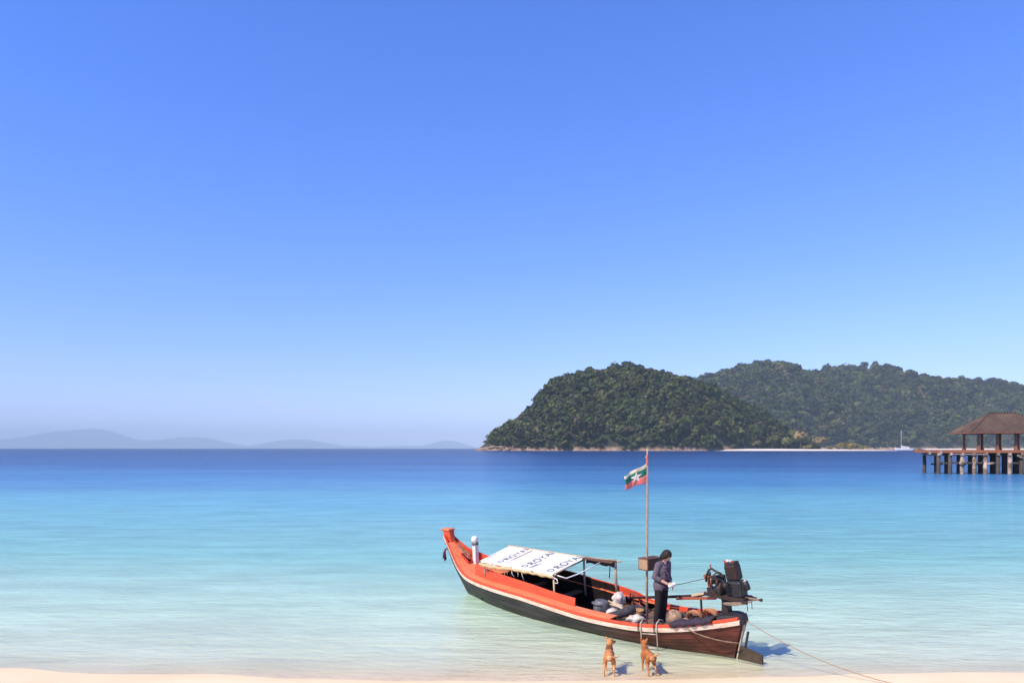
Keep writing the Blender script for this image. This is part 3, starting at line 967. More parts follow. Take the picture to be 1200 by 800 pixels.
# lap seams between the hull strakes
for sg in (-1, 1):
    for t in (.30, .58, .82):
        pts = []
        for i in range(2, NS - 1, 2):
            s = i / NS
            us, uc = -.25 + s * 9.30, -.03 + s * 8.20
            a = np.array([us, beam(us), sheer(us)]); b = np.array([uc, chine(uc), -0.02])
            p = a * (1 - t) + b * t
            p[1] += 0.10 * math.sin(math.pi * t) * min(1, beam(us) / .5) * .6
            if us > 7.4: p[0] += 0.10 * math.sin(math.pi * t) * (us - 7.4) / 1.65
            pts.append((p[0], sg * p[1], p[2]))
        mb = MB(); mb.tube(pts, .007, 6); mb.build('strake_seam', M['hull'], boat, smooth=True)

def band(name, m, o0, z0, o1, z1, u0, u1, sg, th=0.035, n=70, parent=boat, off=beam, zf=sheer, bevel=0.006):
    """a long board that follows the sheer: from (offset o0, height z0) to (o1, z1) relative to the sheer line"""
    mb = MB()
    rings = []
    for u in np.linspace(u0, u1, n):
        b, z = off(u), zf(u)
        e = Vector((o1 - o0, z1 - z0)).normalized()
        nn = Vector((e.y, -e.x)) * th / 2
        q = [(o0 + nn.x, z0 + nn.y), (o1 + nn.x, z1 + nn.y), (o1 - nn.x, z1 - nn.y), (o0 - nn.x, z0 - nn.y)]
        rings.append([(u, sg * max(0.01, b + y), z + zz) for y, zz in q])
    mb.strip_solid(rings)
    return mb.build(name, m, parent, bevel=bevel)
for sg in (1, -1):
    band('rub_strip', M['white_strip'], .012, -.005, .028, .085, -.24, 9.02, sg, 0.04)
    band('gunwale', M['orange'], .026, .088, .022, .150, -.22, 8.98, sg, 0.05)
    band('side_deck', M['orange_pale'], .03, .162, -.21, .172, 2.35, 7.3, sg, 0.03)
# bulwark boards
def bulwark(sg, u0, u1, extra=0.0, step=None):
    mb = MB()
    rings = []
    for u in np.linspace(u0, u1, 60):
        b = beam(u)
        zb = bulw(u) + extra * min(1, max(0, (6.0 - u) / 1.0))
        if step and u < step: zb = sheer(u) + .15 + max(0.02, (zb - sheer(u) - .15) * max(0.12, (u - u0) / (step - u0)) ** 1.2)
        zl = sheer(u) + .155
        if zb < zl + .02: zb = zl + .02
        lo, hi = max(.03, b - .145), max(.02, b - .175)
        rings.append([(u, sg * lo, zl), (u, sg * hi, zb), (u, sg * max(.005, hi - .035), zb), (u, sg * max(.005, lo - .035), zl)])
    mb.strip_solid(rings)
    return mb.build('bulwark', M['orange'], boat, bevel=0.006)
bulwark(1, 3.47, 7.28)
bulwark(-1, 1.6, 8.8, 0.03, 2.75)
# capping and joints on the far board (they show on its sunny inner face)
for u in (2.55, 2.95, 3.35):
    MB().box((u, -(beam(u) - .172), (sheer(u) + bulw(u) + .15) / 2), (.035, .03, bulw(u) - sheer(u) - .12)).build('rib', M['orange_pale'], boat)
mb = MB(); rings = []
for u in np.linspace(1.9, 3.9, 20):
    b = beam(u) - .19
    rings.append([(u, -b, sheer(u) + .17), (u, -b + .05, sheer(u) + .17), (u, -b + .05, sheer(u) + .20), (u, -b, sheer(u) + .20)])
mb.strip_solid(rings); mb.build('inner_rail', M['orange_pale'], boat)

# floor, frames, decks
mb = MB(); rows = []
for u in np.linspace(.3, 7.0, 40):
    w = max(.05, min(chine(u) + .05, beam(u) - .1))
    rows.append([(u, -w, .12), (u, 0, .11), (u, w, .12)])
mb.grid(rows); mb.build('floor', M['inside'], boat)
for u in np.arange(2.6, 7.0, .62):
    for sg in (-1, 1):
        mb = MB()
        mb.beam((u, sg * (chine(u) - .02), .12), (u, sg * (beam(u) - .07), sheer(u) + .1), .05, .05)
        mb.build('frame', M['inside'], boat)
# dark inner skin of both sides; its far part paints in canopy shade
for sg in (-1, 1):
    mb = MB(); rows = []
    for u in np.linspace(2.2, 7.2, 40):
        if sg < 0 and u > 3.42: rows.append([(u, sg * (beam(u) - .222), bulw(u) + .02), (u, sg * (beam(u) - .20), sheer(u) + .02), (u, sg * (chine(u) + .0), .1)])  # canopy shade on the far bulwark, put in as a dark board
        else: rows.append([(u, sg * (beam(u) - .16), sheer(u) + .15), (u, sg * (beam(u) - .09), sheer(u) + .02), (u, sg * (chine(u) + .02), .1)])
    mb.grid(rows); mb.build('lining_with_shade', M['inside'], boat)
for u in (3.3, 4.6, 5.8):
    MB().box((u, 0, sheer(u) - .02), (.22, 2 * (beam(u) - .1), .035)).build('thwart', M['plank'], boat, bevel=.005)
# stern deck planks, across the boat
k = 0
for u in np.arange(0.02, 2.25, .148):
    w = beam(u + .07) - .055
    MB().box((u + .07, 0, sheer(u + .07) + .075 - .055 * max(0, (u - .2) / 2.0)), (.138, 2 * w, .03)).build('deck_plank', M['plank'], boat, bevel=.004)
# foredeck: planks lengthwise following the rise of the bow
fd = lambda u: sheer(u) + .145
for k in range(8):
    a0, a1 = k / 8 + .008, (k + 1) / 8 - .008
    segs = [(6.95, 8.74)]
    if k in (2, 3): segs = [(6.95, 7.98), (8.30, 8.74)]
    for (s0, s1) in segs:
        mb = MB(); rings = []
        for u in np.linspace(s0, s1, 16):
            v0, v1 = -max(.03, beam(u) - .16), beam(u) + .02
            y0, y1 = v0 + (v1 - v0) * a0, v0 + (v1 - v0) * a1
            rings.append([(u, y0, fd(u) + .004), (u, y1, fd(u) + .004), (u, y1, fd(u) - .03), (u, y0, fd(u) - .03)])
        mb.strip_solid(rings); mb.build('foredeck_plank', M['orange_pale'], boat)
# hatch coaming in the foredeck and the dark hold below it
def hv(u, a): return -max(.03, beam(u) - .16) + (2 * beam(u) - .14) * a
for ua in (7.98, 8.30):
    cm = MB(); cm.beam((ua, hv(ua, .25), fd(ua) + .02), (ua, hv(ua, .5), fd(ua) + .02), .035, .06); cm.build('hatch_coaming', M['red'], boat)
for a in (.25, .5):
    cm = MB(); cm.beam((8.0, hv(8.0, a), fd(8.0) + .024), (8.28, hv(8.28, a), fd(8.28) + .024), .035, .06); cm.build('hatch_coaming', M['red'], boat)
MB().box((8.14, -.10, .62), (.42, .34, .02)).build('hold_floor', M['inside'], boat)
# red inner faces of the stern sides
for sg in (-1, 1):
    mb = MB(); rows = []
    for u in np.linspace(.1, 2.3, 24):
        rows.append([(u, sg * (beam(u) - .004), sheer(u) + .145), (u, sg * (beam(u) - .03), sheer(u) + .0)])
    mb.grid(rows); w_ = mb.build('inner_side', M['orange'], boat)
    q_ = w_.modifiers.new('thick', 'SOLIDIFY'); q_.thickness = .012; q_.offset = 0
# front wall of the shelter
mb = MB(); mb.grid([[(7.0, -.5, .12), (7.0, .5, .12)], [(7.0, -.5, .66), (7.0, .5, .66)]]); mb.build('bulkhead', M['inside'], boat)

# stem: a tall red post with a flared head
st = MB(); rings = []
for (uf, ub, z, w) in [(8.30, 8.10, .10, .03), (8.50, 8.28, .42, .04), (8.78, 8.50, .82, .055), (8.94, 8.64, 1.12, .065), (9.02, 8.72, 1.32, .072), (9.07, 8.76, 1.50, .076), (9.12, 8.78, 1.66, .084), (9.14, 8.79, 1.70, .095)]:
    rings.append([(uf, -w * .5, z), (uf - .03, -w, z), (ub, -w, z), (ub, w, z), (uf - .03, w, z), (uf, w * .5, z)])
st.strip_solid(rings); st.build('stem_post', M['orange'], boat, bevel=.008)
MB().box((8.965, 0, 1.725), (.40, .215, .05), (0, R(3), 0)).build('stem_cap', M['orange_pale'], boat, bevel=.012)
MB().box((8.885, 0, 1.33), (.345, .165, .035), (0, R(8), 0)).build('stem_collar', M['red'], boat, bevel=.006)
mb = MB(); mb.tube([(8.28, 0, .06), (8.53, 0, .40), (8.80, 0, .80), (8.965, 0, 1.12), (9.04, 0, 1.30)], .022, 8); mb.build('stem_band', M['white_strip'], boat, smooth=True)

# white mooring post on the foredeck
bp = empty('mooring_post'); bp.parent = boat; bp.location = (7.92, -0.12, 0)
MB().box((0, 0, 1.13), (.125, .125, .62), (0, R(-2), 0)).build('post', M['white'], bp, bevel=.01)
MB().lathe([(.078, 0), (.092, .03), (.092, .11), (.07, .15), (.02, .16)], (.0, 0, 1.44), 12).build('post_head', M['white'], bp, smooth=True)
MB().lathe([(.098, 0), (.10, .02), (.098, .06)], (0, 0, 1.37), 10).build('lashing', M['grey_plastic'], bp, smooth=True)

# canopy ---------------------------------------------------------------
cano = empty('canopy'); cano.parent = boat
CN, CF = .60, -.62
def cz(u, v):
    t = (v - CF) / (CN - CF)
    base = 1.33 - .115 * t
    return base + 0.018 * math.sin((u - 4.2) * 2 * math.pi / 1.28) * math.sin(math.pi * t) - .03 * math.sin(math.pi * t) * 0 + .008 * mnoise.noise(Vector((u * 2.3, v * 3.1, 1)))
def cu(s, t):   # s 0 rear .. 1 front, t 0 far .. 1 near
    return (4.27 - .10 * t) * (1 - s) + (7.06 - .30 * t) * s
mb = MB(); rows = []
for i in range(49):
    s = i / 48; row = []
    for j in range(25):
        t = j / 24; v = CF + (CN - CF) * t; u = cu(s, t)
        row.append((u, v, cz(u, v)))
    # edge folds over the near pole
    u = cu(s, 1.0)
    row += [(u, CN + .03, cz(u, CN) - .015), (u, CN + .045, cz(u, CN) - .055 - .015 * math.sin(s * 40))]
    rows.append(row)
mb.grid(rows)
tarp = mb.build('tarpaulin', M['tarp'], cano, smooth=True)
sm = tarp.modifiers.new('thick', 'SOLIDIFY'); sm.thickness = .006; sm.offset = -1
# print on the tarpaulin: three bands of lettering across the canopy
def print_text(body, size, s_pos, t0, material, squash=1.0):
    cu_ = bpy.data.curves.new('lettering', 'FONT')
    cu_.body = body
    cu_.size = size
    cu_.space_character = 1.08
    tmp = bpy.data.objects.new('lettering', cu_)
    COL.objects.link(tmp)
    me = bpy.data.meshes.new_from_object(tmp.evaluated_get(bpy.context.evaluated_depsgraph_get()))
    bpy.data.objects.remove(tmp)
    bm = bmesh.new(); bm.from_mesh(me)
    bmesh.ops.triangulate(bm, faces=bm.faces)
    for v in bm.verts:
        # text runs from the near edge to the far edge, its top towards the bow
        y = (CN - t0) - v.co.x * squash
        s = s_pos + v.co.y / 2.7
        t = (y - CF) / (CN - CF)
        u = cu(s, t)
        v.co = Vector((u, y, cz(u, y) + .007))
    kill = [f for f in bm.faces if f.calc_center_median().y < CF + .015 or f.calc_center_median().y > CN - .005]
    bmesh.ops.delete(bm, geom=kill, context='FACES')
    bm.to_mesh(me); bm.free()
    me.materials.clear(); me.materials.append(material)
    o = bpy.data.objects.new('lettering', me); COL.objects.link(o); o.parent = tarp
    return o
def print_bar(s0, s1, t0, t1, material):
    mb = MB(); rows = []
    for s in np.linspace(s0, s1, 4):
        row = []
        for t in np.linspace(t0, t1, 16):
            v = CF + (CN - CF) * t; u = cu(s, t); row.append((u, v, cz(u, v) + .0075))
        rows.append(row)
    mb.grid(rows); mb.build('print_line', material, tarp)
for s_pos in (.03, .37, .71):
    print_text('O', .25, s_pos + .015, .012, M['ink'], .95)
    print_text('ROYAL', .315, s_pos, .25, M['ink'], .98)
print_bar(.655, .668, .06, .80, M['gold']); print_bar(.64, .646, .1, .75, M['gold'])
print_bar(.315, .327, .62, .93, M['grey_print']); print_bar(.335, .345, .70, .96, M['grey_print'])
print_bar(.655, .665, .84, .97, M['grey_print']); print_bar(.97, .978, .55, .9, M['grey_print'])
# frame: poles along and across
mb = MB(); mb.tube([(4.10, CN, cz(4.2, CN) - .03), (6.80, CN, cz(6.8, CN) - .03)], .022, 8); mb.build('near_pole', M['wood_pale'], cano, smooth=True)
mb = MB(); mb.tube([(3.22, CF, 1.36), (4.3, CF, 1.325), (7.12, CF, 1.33)], .024, 8); mb.build('far_pole', M['wood_pale'], cano, smooth=True)
mb = MB(); mb.tube([(3.3, CF + .06, 1.385), (4.4, CF + .06, 1.345)], .016, 8); mb.build('far_pole', M['wood_grey'], cano, smooth=True)
for u0, u1 in ((4.16, 4.30), (4.85, 5.02), (5.6, 5.8), (6.3, 6.55), (6.78, 7.08)):
    mb = MB(); mb.tube([(u0, CN + .05, cz(u0, CN) - .028), (u1, CF - .05, cz(u1, CF) - .028)], .018, 8); mb.build('cross_pole', M['wood_grey'], cano, smooth=True)
# rolled matting under the near edge
mb = MB(); pts, rs = [], []
for i in range(30):
    u = 4.16 + 2.66 * i / 29
    pts.append((u, CN + .03, cz(u, CN) - .085 - .012 * math.sin(i * 1.9) - .03 * (i > 18)))
    rs.append(.030 + .012 * math.sin(i * 2.7) ** 2 + (.012 if i > 17 else 0))
mb.tube(pts, rs, 9); mb.build('rolled_matting', M['straw'], cano, smooth=True)
rr = random.Random(9)
for i in range(9):
    u = 5.25 + i * .17 + rr.uniform(-.04, .04)
    zt = cz(u, CN) - .10
    mb = MB(); mb.tube([(u, CN + .03, zt), (u + rr.uniform(-.05, .05), CN + .02, zt - .10), (u + rr.uniform(-.06, .06), CN, zt - rr.uniform(.14, .24))], [.012, .010, .006], 6)
    mb.build('hanging_tie', M['straw'] if i % 2 else M['sack'], cano, smooth=True)
# posts
for (u, v, z0, z1, w, m_) in [(4.19, .60, .30, 1.18, .035, 'wood_pale'), (6.72, .56, .80, 1.17, .035, 'wood_pale'), (4.35, -.60, .40, 1.30, .04, 'wood_grey'), (7.0, -.58, .80, 1.30, .035, 'wood_grey'), (3.36, -.60, .52, 1.36, .05, 'wood_grey')]:
    mb = MB(); mb.tube([(u, v, z0), (u + .01, v, (z0 + z1) / 2), (u - .005, v, z1)], w / 1.6, 8); mb.build('canopy_post', M[m_], cano, smooth=True)
# bare boards and a dark flap at the rear of the far side
MB().box((3.80, -.53, 1.345), (.92, .17, .025), (R(-5), 0, 0)).build('roof_board', M['box_dark'], cano, bevel=.004)
mb = MB(); rows = []
for i in range(10):
    u = 3.32 + .95 * i / 9
    rows.append([(u, CF + .03, 1.33), (u, CF + .015, 1.33 - .06 - .015 * math.sin(i * 1.7)), (u, CF + .02, 1.33 - .12 - .02 * math.sin(i * 2.3))])
mb.grid(rows); fl = mb.build('dark_flap', M['cloth_dark'], cano, smooth=True)
sm = fl.modifiers.new('thick', 'SOLIDIFY'); sm.thickness = .01
mb = MB(); mb.tube([(4.12, .56, 1.16), (3.98, .40, 1.08), (3.86, .1, 1.14), (3.7, -.55, 1.33)], .014, 6); mb.build('stay', M['silver'], cano, smooth=True)
mb = MB(); mb.tube([(3.5, -.58, 1.30), (3.56, -.62, 1.1), (3.62, -.66, .92)], .012, 6); mb.build('stay', M['rope_dark'], cano, smooth=True)
mb = MB(); mb.tube([(4.17, .63, 1.12), (4.02, .66, 1.10), (4.00, .66, 1.02), (4.12, .64, 1.0)], .012, 6); mb.build('bracket', M['silver'], cano, smooth=True)

# stern: black cap, post with metal strip, chain, rudder board
mb = MB(); rings = []
for (u, w, z0, z1) in [(.30, .30, .74, .80), (.16, .29, .70, .86), (0, .26, .68, .89), (-.14, .20, .70, .90), (-.25, .13, .71, .88), (-.30, .08, .74, .83)]:
    rings.append([(u, -w, z0), (u, -w * .9, z1 - .03), (u, 0, z1), (u, w * .9, z1 - .03), (u, w, z0), (u, w * .6, z0 - .01), (u, -w * .6, z0 - .01)])
mb.strip_solid(rings); mb.build('stern_cap', M['black'], boat, smooth=True, bevel=.01)
mb = MB(); mb.beam((-.265, .02, .70), (-.075, .02, -.03), .05, .028); mb.build('stern_strip', M['steel'], boat)
mb = MB(); mb.beam((-.32, -.01, .56), (-.24, -.01, .22), .045, .03); mb.build('pintle', M['metal_dark'], boat)
mb = MB(); mb.add([(-.10, -.025, .26), (-.36, -.025, .235), (-.60, -.025, .17), (-.60, -.025, -.06), (-.04, -.025, -.06), (-.10, .025, .26), (-.36, .025, .235), (-.60, .025, .17), (-.60, .025, -.06), (-.04, .025, -.06)],
                  [(0, 1, 2, 3, 4), (9, 8, 7, 6, 5), (0, 5, 6, 1), (1, 6, 7, 2), (2, 7, 8, 3), (3, 8, 9, 4), (4, 9, 5, 0)])
M['weed'] = mat('weedy_board', (0.085, 0.055, 0.035), 0.8, (0.04, 0.03, 0.02), 8, .006)
mb.build('rudder', M['weed'], boat, bevel=.008)

# ---------------------------------------------------------------- engine
eng = on_boat('longtail_engine')
tag(eng, 'greasy black diesel engine with long tail shaft mounted over the boat stern', 'engine')
MB().box((.12, -.02, .95), (.16, .16, .40), taper=.8).build('mount_post', M['metal_dark'], eng, bevel=.01)
MB().lathe([(.10, 0), (.10, .06), (.07, .08)], (.12, -.02, 1.10), 14).build('swivel', M['metal_dark'], eng, smooth=True)
for v in (-.18, .14):
    mb = MB(); mb.beam((-.42, v, 1.16), (.50, v, 1.20), .05, .06); mb.build('bearer', M['metal_brown'], eng, bevel=.004)
blk = MB().box((-.12, -.02, 1.35), (.33, .26, .34), (0, R(4), 0)).build('engine_block', M['metal_blue'], eng, bevel=.06)
for i in range(5):
    MB().box((-.12, .112, 1.24 + i * .055), (.24, .02, .014), (0, R(4), 0)).build('fin', M['metal_dark'], blk)
MB().box((-.12, -.02, 1.19), (.46, .34, .06)).build('sump', M['metal_dark'], eng, bevel=.01)
rad = MB().box((-.06, -.02, 1.66), (.24, .23, .30), (0, R(11), 0)).build('radiator', M['metal_brown'], eng, bevel=.035)
for i in range(7):
    MB().box((-.075 + .005 * i, .096, 1.565 + i * .033), (.19, .012, .010), (0, R(9), 0)).build('slat', M['metal_dark'], rad)
hd = MB().box((-.03, -.02, 1.822), (.21, .20, .07), (0, R(11), 0)).build('tank_top', M['metal_dark'], eng, bevel=.015)
MB().lathe([(.035, 0), (.035, .03), (.02, .035)], (.01, .05, 1.87), 10).build('filler_cap', M['silver'], hd)
MB().box((-.09, .05, 1.87), (.05, .04, .04)).build('red_cap', M['red'], hd, bevel=.006)
MB().box((.045, .06, 1.865), (.06, .04, .045)).build('red_cap', M['red'], hd, bevel=.006)
MB().box((-.03, .01, 1.875), (.04, .06, .035)).build('bracket', M['silver'], hd, bevel=.006)
mb = MB().lathe([(.16, -.03), (.17, -.02), (.17, .02), (.16, .03), (.05, .035), (.03, .06)], (.16, .02, 1.30), 20, (0, R(90), 0)); mb.build('flywheel', M['metal_dark'], eng, smooth=True)
mb = MB().lathe([(.085, -.02), (.09, 0), (.085, .02), (.03, .03)], (.20, .10, 1.44), 16, (0, R(90), 0)); mb.build('pulley', M['metal_brown'], eng, smooth=True)
mb = MB().tube([(.215, .02, 1.13), (.215, .185, 1.30), (.215, .17, 1.44), (.215, .06, 1.52), (.215, -.14, 1.32)], .012, 6, True); mb.build('belt', M['black'], eng)
mb = MB().lathe([(.02, -.09), (.06, -.08), (.065, 0), (.06, .08), (.02, .09)], (-.33, .0, 1.44), 14, (0, R(20), 0)); mb.build('air_filter', M['metal_blue'], eng, smooth=True)
mb = MB().tube([(-.24, 0, 1.45), (-.28, 0, 1.49), (-.33, 0, 1.54)], .03, 8); mb.build('intake_pipe', M['steel'], eng, smooth=True)
mb = MB().tube([(.12, .10, 1.62), (.24, .10, 1.66), (.34, .10, 1.70), (.40, .10, 1.66), (.47, .08, 1.54), (.50, .06, 1.42)], .022, 8); mb.build('exhaust_pipe', M['metal_dark'], eng, smooth=True)
mb = MB().tube([(.35, .10, 1.68), (.36, .10, 1.78)], .014, 6); mb.build('exhaust_stub', M['rust'], eng)
mb = MB().tube([(.15, .12, 1.50), (.25, .14, 1.55), (.33, .12, 1.46), (.33, .12, 1.30)], .016, 6); mb.build('fuel_hose', M['black'], eng, smooth=True)
mb = MB().lathe([(.03, 0), (.038, .02), (.038, .10), (.02, .12)], (.32, .08, 1.40), 10); mb.build('fuel_filter', M['metal_dark'], eng, smooth=True)
MB().box((.20, .13, 1.38), (.03, .05, .06)).build('name_plate', M['silver'], eng, bevel=.004)
MB().box((.32, 0, 1.24), (.26, .26, .14)).build('gearbox', M['metal_dark'], eng, bevel=.02)
mb = MB().tube([(-.30, .0, 1.205), (-.60, .0, 1.215)], .022, 8); mb.build('starter_rod', M['wood'], eng, smooth=True)
MB().lathe([(.030, 0), (.030, .04)], (-.60, 0, 1.215), 10, (0, R(-90), 0)).build('rod_end', M['metal_dark'], eng)
mb = MB(); rings = []
for (u, w, z, h) in [(.18, .05, 1.02, .03), (.05, .15, 1.03, .06), (-.15, .19, 1.06, .075), (-.32, .17, 1.10, .06), (-.42, .09, 1.14, .03)]:
    rings.append([(u, -w, z + h), (u, w, z + h), (u, w * .8, z), (u, -w * .8, z)])
mb.strip_solid(rings); mb.build('drip_tray', M['steel'], eng, bevel=.008)
for v in (-.10, .06):
    mb = MB().tube([(-.36, v, 1.13), (-.37, v, 1.06), (-.37, v, .98)], .007, 5); mb.build('hanging_wire', M['metal_dark'], eng)
for (pts_, r_, m_, nm) in [([(.10, .16, 1.55), (.02, .20, 1.50), (-.06, .19, 1.40), (-.02, .18, 1.26)], .012, 'black', 'coolant_hose'),
                         ([(.22, -.05, 1.58), (.30, 0, 1.60), (.37, .05, 1.54), (.40, .05, 1.40), (.36, .05, 1.28)], .014, 'rust', 'fuel_pipe'),
                         ([(.26, .12, 1.28), (.40, .14, 1.33), (.46, .10, 1.30), (.42, .08, 1.22)], .012, 'metal_dark', 'throttle_cable'),
                         ([(-.30, .10, 1.22), (-.36, .14, 1.30), (-.33, .12, 1.52), (-.20, .10, 1.60)], .011, 'black', 'coolant_hose')]:
    mb = MB().tube(pts_, r_, 6); mb.build(nm, M[m_], eng, smooth=True)
MB().box((.28, .10, 1.53), (.10, .08, .09), (0, R(10), 0)).build('injector_pump', M['metal_brown'], eng, bevel=.01)
MB().box((.24, -.08, 1.46), (.14, .12, .20), (0, R(6), 0)).build('crank_housing', M['metal_dark'], eng, bevel=.02)
MB().lathe([(.03, 0), (.05, .02), (.05, .12), (.03, .14)], (-.04, .155, 1.46), 12, (R(-90), 0, 0)).build('oil_filter', M['metal_dark'], eng, smooth=True)
mb = MB().tube([(.40, .08, 1.56), (.40, .08, 1.62)], .03, 8); mb.build('pump_cap', M['metal_blue'], eng, smooth=True)
# tail shaft laid forward into the boat, with its beam and propeller
mb = MB().tube([(.40, -.10, 1.20), (1.0, -.16, 1.0), (2.75, -.32, .66)], [.045, .036, .026], 10); mb.build('tail_shaft', M['metal_brown'], eng, smooth=True)
mb = MB(); mb.beam((.30, .06, 1.12), (1.30, -.06, .93), .06, .05); mb.build('shaft_beam', M['wood_red'], eng, bevel=.006)
mb = MB(); mb.beam((.36, .04, 1.235), (.88, .0, 1.07), .055, .045); mb.build('shaft_beam', M['wood_pale'], eng, bevel=.006)
pr = MB().lathe([(.02, 0), (.035, .03), (.03, .08), (.01, .11)], (2.75, -.32, .65), 10, (0, R(100), 0)); prop = pr.build('propeller', M['metal_brown'], eng, smooth=True)
for k in range(3):
    a = k * 2.094 + .4
    MB().box((2.79, -.32 + .075 * math.cos(a), .65 + .075 * math.sin(a)), (.012, .13, .06), (a, 0, R(25))).build('blade', M['metal_brown'], prop, bevel=.004)
mb = MB(); mb.beam((.47, -.02, 1.22), (.50, -.02, 1.50), .045, .05); mb.build('tiller_post', M['rust'], eng, bevel=.006)
MB().box((.52, -.02, 1.50), (.13, .07, .09), (0, R(15), 0)).build('tiller_head', M['rust'], eng, bevel=.01)
mb = MB().tube([(.54, -.02, 1.46), (1.2, -.2, 1.23), (1.9, -.5, .98), (2.1, -.62, .86)], .007, 5); mb.build('steering_line', M['rope_dark'], eng)
for u in (.74,):
    mb = MB(); mb.beam((u, -.09, .62), (u, -.09, 1.06), .03, .03); mb.build('shaft_crutch', M['metal_dark'], eng)

# ---------------------------------------------------------------- flag pole, flag, box
fp = on_boat('flag_pole', 1.97, .10, .45)
fp.rotation_euler = Euler((0, R(-0.2), BOAT_ROT.z))
tag(fp, 'tall thin bamboo pole flying a flag from the boat', 'flag pole')
mb = MB().tube([(0, 0, -.05), (.004, 0, 1.2), (-.004, 0, 2.4), (0, 0, 3.2), (.003, 0, 3.56)], [.026, .025, .023, .019, .014], 8); mb.build('pole', M['wood_grey'], fp, smooth=True)
for z in np.arange(.35, 3.4, .42):
    MB().lathe([(.0255, -.008), (.029, 0), (.0255, .008)], (0, 0, z), 8).build('bamboo_node', M['wood_grey'], fp)
mb = MB().tube([(0, 0, 3.42), (.012, .018, 3.38), (-.016, .022, 3.33), (.014, -.014, 3.28), (-.012, .02, 3.24), (0, 0, 3.20)], [.016, .026, .022, .028, .022, .014], 7); mb.build('knotted_cloth', M['red_cloth'], fp, smooth=True)
# the flag flies towards the photograph's left: a cloth with folds, three stripes and a star
fl_dir = (BOAT_ROT.to_matrix().inverted() @ Vector((-.93, -.36, 0))).normalized()
fl_dir.z = 0; fl_dir.normalize()
fl_nrm = Vector((0, 0, 1)).cross(fl_dir)
def flagp(a, b):       # a along the fly 0..1, b down the hoist 0..1
    L, Hh = .62, .40
    drop = .33 * a - .05 * a * a
    h = Hh * (1 - .30 * a)
    w = .045 * math.sin(a * 7.5 + b * 1.4) * a + .02 * math.sin(a * 15 + 1 - b * 2)* a
    return Vector((0, 0, 3.26)) + fl_dir * (L * a * (.93 - .04 * b * a)) + fl_nrm * w + Vector((0, 0, -drop - h * b - .012 * math.sin(a * 9)))
flag = empty('flag'); flag.parent = fp
for (b0, b1, m_) in ((0, .20, 'flag_y'), (.20, .60, 'flag_g'), (.60, 1.0, 'flag_r')):
    mb = MB(); mb.grid([[flagp(a, b) for a in np.linspace(0, 1, 33)] for b in np.linspace(b0, b1, 7)])
    s_ = mb.build('stripe', M[m_], flag, smooth=True)
    t_ = s_.modifiers.new('thick', 'SOLIDIFY'); t_.thickness = .003; t_.offset = 0
for side in (-1, 1):
    mb = MB(); ring = []
    for k in range(10):
        rad_ = .34 if k % 2 == 0 else .14
        t = math.pi / 2 + k * math.pi / 5
        ring.append((rad_ * math.cos(t) * .68, rad_ * math.sin(t)))
    tris = []
    for k in range(10):
        a, b = ring[k], ring[(k + 1) % 10]
        for i in range(5):
            for j in range(5 - i):
                def q(i_, j_): return (a[0] * i_ / 5 + b[0] * j_ / 5, a[1] * i_ / 5 + b[1] * j_ / 5)
                tris.append((q(i, j), q(i + 1, j), q(i, j + 1)))
                if i + j < 4: tris.append((q(i + 1, j), q(i + 1, j + 1), q(i, j + 1)))
    vs, fs = [], []
    for tr_ in tris:
        base = len(vs)
        for (x, y) in tr_:
            vs.append(flagp(.46 - x, .50 - y) + fl_nrm * .0035 * side)
        fs.append((base, base + 1, base + 2))
    mb.add(vs, fs); mb.build('star', M['flag_w'], flag)

bx = on_boat('wooden_box', 1.93, -.06, 1.46)
bx.rotation_euler = Euler((0, 0, R(-52)))
tag(bx, 'brown wooden box fastened to the flag pole behind the standing person', 'box')
for (c, s_, m_, nm) in [((0, 0, .005), (.26, .46, .02), 'box_dark', 'bottom'), ((0, 0, .235), (.28, .48, .022), 'box_dark', 'lid'), ((.125, 0, .12), (.02, .46, .21), 'box_dark', 'side'), ((-.125, 0, .12), (.02, .46, .21), 'box_dark', 'side'),
                       ((0, .225, .12), (.23, .02, .21), 'box_end', 'end_panel'), ((0, -.225, .12), (.23, .02, .21), 'box_end', 'end_panel')]:
    MB().box(c, s_).build(nm, M[m_], bx, bevel=.003)
MB().box((0.02, .17, -.03), (.14, .10, .05)).build('bracket', M['metal_dark'], bx)

# ---------------------------------------------------------------- ladder
ld = on_boat('boarding_ladder')
tag(ld, 'small steel ladder hooked over the boat gunwale above the dogs', 'ladder')
def out(u): return beam(u) + .045
for u in (1.25, 1.60):
    zt = sheer(u)
    mb = MB().tube([(u, out(u) - .20, zt + .08), (u, out(u) - .19, zt + .20), (u, out(u) - .08, zt + .235), (u, out(u) + .015, zt + .18), (u, out(u) + .02, zt), (u, out(u) + .02, -.02 - .13)], .012, 8); mb.build('rail', M['steel'], ld, smooth=True)
    mb = MB().tube([(u + .06, out(u) - .05, zt + .19), (u + .06, out(u) + .035, zt + .14), (u + .06, out(u) + .03, zt - .02)], .009, 6); mb.build('hook', M['metal_brown'], ld, smooth=True)
for z in (.36, .08, -.12):
    mb = MB().tube([(1.25, out(1.25) + .02, z + .03), (1.60, out(1.60) + .02, z)], .013, 8); mb.build('rung', M['steel'], ld, smooth=True)

